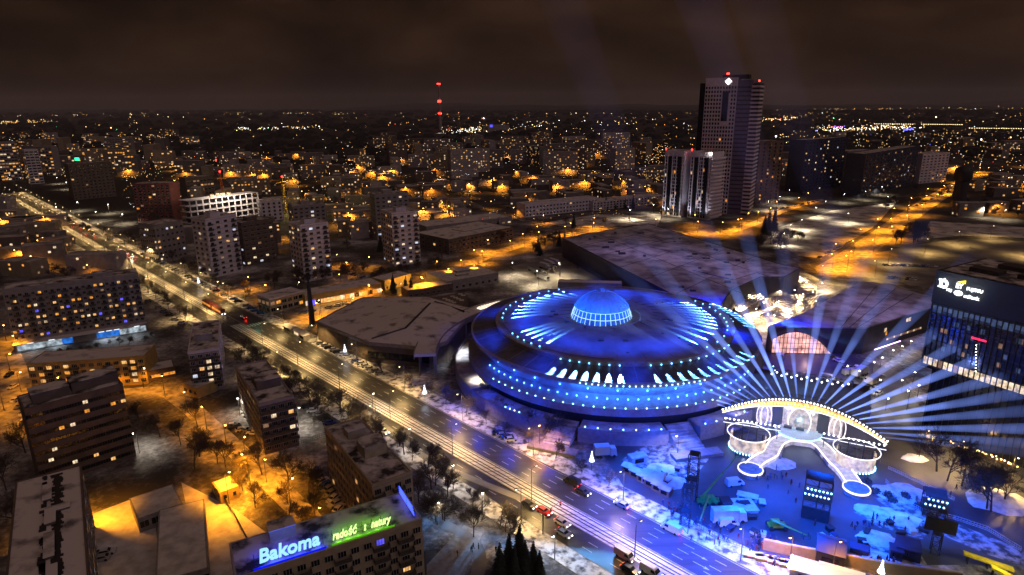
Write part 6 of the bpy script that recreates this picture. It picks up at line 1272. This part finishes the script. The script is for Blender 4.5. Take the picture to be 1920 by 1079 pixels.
# people
def person_mesh(seed):
    r = random.Random(seed); bm = bpy.data.meshes.new('person'); st_ = r.uniform(.05, .3)
    v = [(0, 0, .95), (0, 0, 1.2), (0, 0, 1.45), (0, 0, 1.56), (.03, 0, 1.72), (0, .1, .9), (st_, .11, .5), (st_ * .3, .11, .06), (st_ * .3 + .2, .12, .04), (0, -.1, .9), (-st_ * .2, -.11, .5), (-st_, -.11, .06), (-st_ + .2, -.12, .04), (0, .2, 1.42), (-.05, .27, 1.15), (.12, .25, .95), (0, -.2, 1.42), (.08, -.27, 1.15), (.2, -.22, 1.0)]
    e = [(0, 1), (1, 2), (2, 3), (3, 4), (0, 5), (5, 6), (6, 7), (7, 8), (0, 9), (9, 10), (10, 11), (11, 12), (2, 13), (13, 14), (14, 15), (2, 16), (16, 17), (17, 18)]
    rr_ = [.17, .17, .18, .07, .12, .11, .085, .06, .05, .11, .085, .06, .05, .08, .065, .05, .08, .065, .05]
    bm.from_pydata(v, e, []); o = bpy.data.objects.new('person', bm); C.objects.link(o); m = o.modifiers.new('skin', 'SKIN'); o.modifiers.new('sub', 'SUBSURF').levels = 1
    for i, x in enumerate(rr_): bm.skin_vertices[0].data[i].radius = (x, x)
    bm.skin_vertices[0].data[0].use_root = True
    me = bpy.data.meshes.new_from_object(o.evaluated_get(bpy.context.evaluated_depsgraph_get())); bpy.data.objects.remove(o); me.name = 'person'; me.materials.clear(); return me
coats = [pm('coat_' + n_, c, None, 2, .85) for n_, c in (('black', (.02, .02, .022)), ('grey', (.12, .12, .13)), ('blue', (.04, .06, .16)), ('red', (.2, .03, .03)))]
m_skin = pm('skin', (.45, .28, .2), None, 2, .6)
PM = []
for s_ in range(4):
    me = person_mesh(s_); me.materials.append(coats[s_]); PM.append(me)
q = MB(); q.ball((.07, 0, 1.71), .1); ME_F = q.mesh('face', m_skin); q = MB(); q.ball((-.02, 0, 1.76), .115, 0, 1, .8); ME_H = q.mesh('hat', coats[1])
CN = ['black', 'grey', 'blue', 'red']; NP = 0
def people(n, c, sx, sy, where):
    by = {}
    for i in range(n):
        k = rs.randint(0, 3); p = W(c[0] + rs.gauss(0, sx), c[1] + rs.gauss(0, sy)); o = put('person', PM[k], None, V3(p, .05), rs.uniform(0, 6.28)); tag(o, 'person in a %s coat %s, %s counted' % (CN[k], where, od(i)), 'person', 'people ' + where); put('face', ME_F, o); put('hat', ME_H, o); by.setdefault(k, []).append(o)
    for k, v in by.items(): relabel(v, 'person in a ' + CN[k] + ' coat ' + where + ', %s from the left')
people(40, (1425, 1025), 16, 7, 'by the counters'); people(26, (1270, 960), 14, 9, 'by the lighting tower'); people(14, (1630, 1058), 22, 3, 'on the trampled snow'); people(12, (1475, 1058), 25, 8, 'at the orange counters'); people(10, (1520, 940), 40, 18, 'walking on the blue plaza'); people(8, (1500, 806), 14, 3, 'moving on the stage'); people(12, (1745, 940), 30, 10, 'beside the round rig'); people(5, (900, 1030), 25, 12, 'on the snowy footpath'); people(10, (1330, 985), 24, 9, 'by the broadcast lorry')
people(16, (1440, 895), 14, 7, 'inside the runway bend'); people(22, (1640, 985), 26, 8, 'by the curved snow bank'); people(18, (1340, 1010), 20, 8, 'on the kerb side pavement')
# cafe lights by the office tower
t = thing('cafe_terrace', 'low cafe terrace strung with amber lights at the foot of the office tower', 'terrace', V3(W(1850, 850))); o_ = W(1850, 850); q = MB(); P = [W(x, y, 4) - o_ for x, y in ((1785, 828), (1830, 842), (1870, 856), (1905, 872))]; q.path([V3(p, 4) for p in P], .06, 0, 4); [q.tube(V3(p, 0), V3(p, 4), .1) for p in P]; q.build('post', m_steel, t)
q = MB(); q.prism([W(1790, 836) - o_, W(1905, 880) - o_, W(1915, 868) - o_, W(1800, 826) - o_], .03, .25); q.build('deck', m_brown, t)
for i in range(26): f_ = i / 25 * 2.999; k = int(f_); p = P[k].lerp(P[k + 1], f_ - k); put('light_bulb', ME_A, t, (p.x, p.y + rs.uniform(-1, 1), 3.8 - .5 * rs.random()))
for f_ in (.2, .8): p = o_ + P[0].lerp(P[3], f_); light('POINT', (p.x, p.y, 3), 700, (1, .55, .15))
# ------------------------------------------------------------------ the estates further out
rh = random.Random(33); NH = 0
KEEP = [(W(430, 600), 60), (W(586, 611), 20)]
occ = [(o.location.xy.copy(), max(o.get('_L', 20), 20) * .8) for o in S.objects if o.parent is None and '_L' in o]
RD = st_cross + st_arena + st_bridge + st_right + st_jam + st_west
def free(p, r_):
    s_, t_ = ST(p)
    if 80 < t_ < 150 and p.y < 720: return False
    for q, w_ in occ:
        if (p - q).length < r_ + w_ * .7: return False
    for q in RD:
        if (p - q).length < r_ * .6 + 8: return False
    return True
fw_ = lambda n, c: pm(n, c, tuple(x * .7 for x in c), .3, .85)
wms = [fw_('far_grey', (.24, .22, .21)), fw_('far_cream', (.36, .29, .2)), fw_('far_brown', (.15, .11, .09)), fw_('far_pale', (.4, .36, .37)), fw_('far_dull', (.19, .17, .17))]; m_rfar = pm('far_roof_snow', (.44, .42, .42), (.1, .095, .095), .1, .85, .32, .58); wn = ['grey', 'cream', 'brown', 'pale', 'dull grey']
NUM = 'no one two three four five six seven eight nine ten eleven twelve thirteen fourteen'.split()
def scatter(n, box, Lr, Dr, flr, where, roofm, lit, cat, name, group, win=(1.8, 1.6), bays=3.2, tries=60, rzs=(.25, -1.32, -.1, .5)):
    k = 0; by = {}
    for i in range(n):
        for _ in range(tries):
            p = W(rh.uniform(box[0], box[2]), box[1] + (box[3] - box[1]) * rh.random()); L = rh.uniform(*Lr); D = rh.uniform(*Dr)
            if free(p, L * .5): break
        else: continue
        az = rh.choice(rzs) + rh.uniform(-.1, .1); u = Vector((math.cos(az), math.sin(az))); fl = rh.randint(*flr); j = rh.randint(0, 4)
        o = bld(name, 'x', cat, p, p + u * L, D, fl * 3 + 1, wms[j], fl, max(2, int(L / bays)), max(2, int(D / bays)) if fl < 8 else 0, win=win, lit=lit, mix=('warm', 'white', 'amber', 'dim', 'dim', 'warm'), roof=roofm, par=.3 if fl > 3 else 0, only_lit=True, group=group, n=1, rnd=rh)
        by.setdefault((wn[j], fl), []).append(o); occ.append((p + u * L / 2, L * .75)); k += 1
        dd = p.length
        if dd < 1500 and len(SCL) < 170 and rh.random() < (.5 if dd < 900 else .4): SCL.append(lamp('o' if dd < 500 else 'f', p + u * L * rh.uniform(.2, .8) + Vector((u.y, -u.x)) * rh.uniform(3.5, 6), rh.uniform(0, 6), 'x', 'lamps scattered in the housing estate'))
    for (c_, fl), v in by.items(): relabel(v, c_ + ' ' + NUM[fl] + ' storey ' + cat + ' ' + where + ', %s from the left')
scatter(46, (690, 272, 1210, 330), (28, 70), (12, 14), (7, 12), 'in the dense far estate', m_rfar, .2, 'block', 'estate_block', 'blocks of the dense far estate', (2.1, 1.7), 4.0)
scatter(64, (600, 328, 1235, 400), (16, 48), (11, 16), (2, 4), 'beyond the school', m_rfar, .13, 'house', 'estate_house', 'houses of the snowy quarter', (2, 1.7), 3.6)
scatter(60, (330, 292, 700, 390), (16, 48), (10, 14), (2, 6), 'behind the building site', m_rfar, .2, 'house', 'estate_house', 'houses of the dark quarter', (2, 1.7), 3.6)
scatter(22, (620, 395, 860, 450), (14, 30), (10, 14), (2, 4), 'behind the right pale tower', m_rfar, .18, 'house', 'estate_house', 'houses behind the pale towers', (1.8, 1.6))
scatter(26, (-40, 395, 170, 520), (16, 44), (11, 15), (3, 5), 'beyond the long block', m_rfar, .16, 'block', 'estate_block', 'blocks left of the avenue', (1.8, 1.6))
scatter(44, (-60, 258, 340, 335), (24, 70), (12, 20), (3, 11), 'in the far left town', m_rfar, .22, 'block', 'estate_block', 'blocks of the far left town', (3.4, 2.2), 4.5)
scatter(34, (1440, 262, 1960, 335), (20, 60), (12, 20), (2, 6), 'in the far right town', m_rfar, .14, 'block', 'estate_block', 'blocks of the far right town', (3.4, 2.2), 4.5)
scatter(14, (1790, 340, 1960, 410), (14, 40), (10, 14), (2, 4), 'right of the water tower', m_rfar, .15, 'house', 'estate_house', 'houses right of the water tower', (2.4, 1.8))
scatter(12, (340, 440, 560, 500), (14, 24), (10, 12), (3, 5), 'by the maroon tower', m_rfar, .16, 'house', 'estate_house', 'houses between the towers', (1.8, 1.6))
SCT = []
for i in range(110):
    x, y = rh.uniform(250, 1240), rh.uniform(345, 480); p = W(x, y)
    if free(p, 6): SCT.append(tree(p, rh.uniform(8, 13), 'x', 'dark trees among the estate houses', 'bare' if rh.random() < .7 else 'fir', rh))
relabel(SCT, 'dark tree among the estate houses beyond the avenue, %s from the left')
relabel(SCL, 'lamp among the dark estate houses beyond the avenue, %s from the left')
for k, v in LP.items():
    if k not in used:
        for c in list(v.children_recursive): bpy.data.objects.remove(c)
        bpy.data.objects.remove(v)
# far-off woods: one dark mass
q = MB()
for i in range(2600):
    x, y = rh.uniform(-60, 1980), 204 + 110 * rh.random() ** 2.2; p = W(x, max(y, 212)); s_ = 4 + p.length * .0022 * rh.uniform(.6, 1.5)
    if p.y < 1150 or not free(p, 10): continue
    b = len(q.v); q.v += [(p.x - s_ * 2.4, p.y, 0), (p.x - s_ * 1.1, p.y, s_ * rh.uniform(.9, 1.3)), (p.x + s_ * .9, p.y, s_ * rh.uniform(1, 1.5)), (p.x + s_ * 2.4, p.y, 0), (p.x, p.y - s_, 0), (p.x, p.y + s_, s_ * .6)]
    q.f += [(b, b + 4, b + 1), (b + 1, b + 4, b + 2), (b + 2, b + 4, b + 3), (b, b + 1, b + 5), (b + 1, b + 2, b + 5), (b + 2, b + 3, b + 5)]; q.m += [0] * 6
tag(q.build('woodland', m_wood), 'far dark woods between the districts', None, None, 'stuff')
# the lights of the far town, too many to count
cols = [em('far_sodium', (1, .48, .1), 7), em('far_warm', (1, .74, .4), 9), em('far_white', (.9, .95, 1), 9), em('far_red', (1, .04, .03), 9), em('far_blue', (.15, .15, 1), 9), em('far_green', (.1, 1, .3), 7), em('far_gold', (1, .62, .16), 8)]
q = MB()
def dot(x, y, c, s=1.0, z=9):
    p = W(x, y, z); q.octa((p.x, p.y, z), .00036 * s * p.length, c)
def pick(*w_): return rh.choices(range(7), w_)[0]
def cluster(n, x0, y0, x1, y1, jx, jy, w_, s=1.0, z=9):
    for i in range(n): f_ = rh.random(); dot(x0 + (x1 - x0) * f_ + rh.gauss(0, jx), y0 + (y1 - y0) * f_ + rh.gauss(0, jy), pick(*w_), s * rh.choice([.6, .7, .8, 1, 1, 1.5]), z)
A_ = (7, 3, 1, .15, .1, .05, 6); Wt = (1, 4, 4, .1, .1, .02, 2); O_ = (8, 2, .3, .1, 0, 0, 5)
for i in range(1700):
    x, y = rh.uniform(0, 1920), 212 + 75 * rh.random() ** 1.4
    d_ = .5 + .5 * math.sin(x * .021 + 1.7 * math.sin(y * .11)) * math.sin(y * .23 + x * .004)
    if rh.random() < d_ * (1.3 if x > 1150 else .8 if x > 600 else .42): dot(x, y, pick(*A_), rh.choice([.5, .6, .7, .8, 1.1]))
cluster(80, 445, 242, 590, 238, 6, 1.6, Wt, 1.0); cluster(120, 835, 248, 950, 240, 8, 2.6, Wt, 1.1); cluster(70, 950, 236, 1190, 232, 12, 4, Wt, .9)
cluster(200, 1530, 243, 1720, 238, 10, 2.4, Wt, 1.15); cluster(70, 1420, 225, 1500, 222, 4, 1.6, O_, 1.0); cluster(120, 640, 207, 860, 206, 16, 1.5, A_, .7); cluster(60, 760, 204, 870, 206, 12, 2, O_, .8)
cluster(110, 0, 230, 80, 228, 12, 1.5, O_, .7); cluster(60, 60, 215, 330, 216, 30, 3, A_, .7); cluster(180, 1420, 206, 1920, 204, 60, 3, A_, .7); cluster(110, 880, 206, 1300, 208, 60, 3, A_, .65); cluster(90, 440, 212, 640, 212, 30, 2, A_, .65)
for i in range(40): dot(1640 + 4.2 * i, 232.5 + .04 * i, 1, 1.1, 12)
for i in range(24): dot(1818 + 4.6 * i, 240.5 + .05 * i, 1, 1.1, 12)
for i in range(160): dot(rh.gauss(1225, 14), rh.uniform(270, 345), 0 if rh.random() < .7 else 1, .7)
for i in range(26): dot(1560 + i * .9 + rh.gauss(0, 3), 238, 3 if i % 2 else 4, .8)
for i in range(18): dot(1694 + i * 1.1, 243 + rh.gauss(0, 1), 4, 1.3, 10)
for i in range(260): dot(rh.uniform(640, 1230), rh.uniform(262, 330), pick(4, 5, 4, .1, .3, .02, 3), .6, rh.uniform(3, 20))
for i in range(520): dot(rh.uniform(1440, 1920), rh.uniform(245, 330), pick(6, 3, 2, .3, .3, .05, 5), rh.uniform(.45, .8), rh.uniform(3, 14))
for i in range(330): dot(rh.uniform(0, 330), rh.uniform(250, 335), pick(6, 4, 1, .2, .1, .1, 5), rh.uniform(.45, .8), rh.uniform(3, 16))
for i in range(420): dot(rh.uniform(230, 700), rh.uniform(285, 400), pick(8, 2, 1, .15, .15, .02, 5), rh.uniform(.4, .75), rh.uniform(2, 8))
for i in range(420): dot(rh.uniform(600, 1240), rh.uniform(325, 415), pick(8, 2, 1, .15, .2, .02, 5), rh.uniform(.35, .7), rh.uniform(2, 8))
for x, y, c, s_ in ((1455, 256, 2, 3.2), (907, 222, 2, 2.6), (208, 240, 0, 2.4), (57, 253, 3, 1.8), (1563, 222, 5, 2), (405, 300, 3, 3), (1755, 220, 1, 2.6), (1076, 190, 3, 1.3), (1840, 262, 2, 3), (190, 260, 1, 2.4), (405, 302, 3, 2), (1895, 258, 1, 2)): dot(x, max(y, 208), c, s_)
tag(q.build('city_lights', cols), 'countless small lights of the far town up to the horizon', None, None, 'stuff')
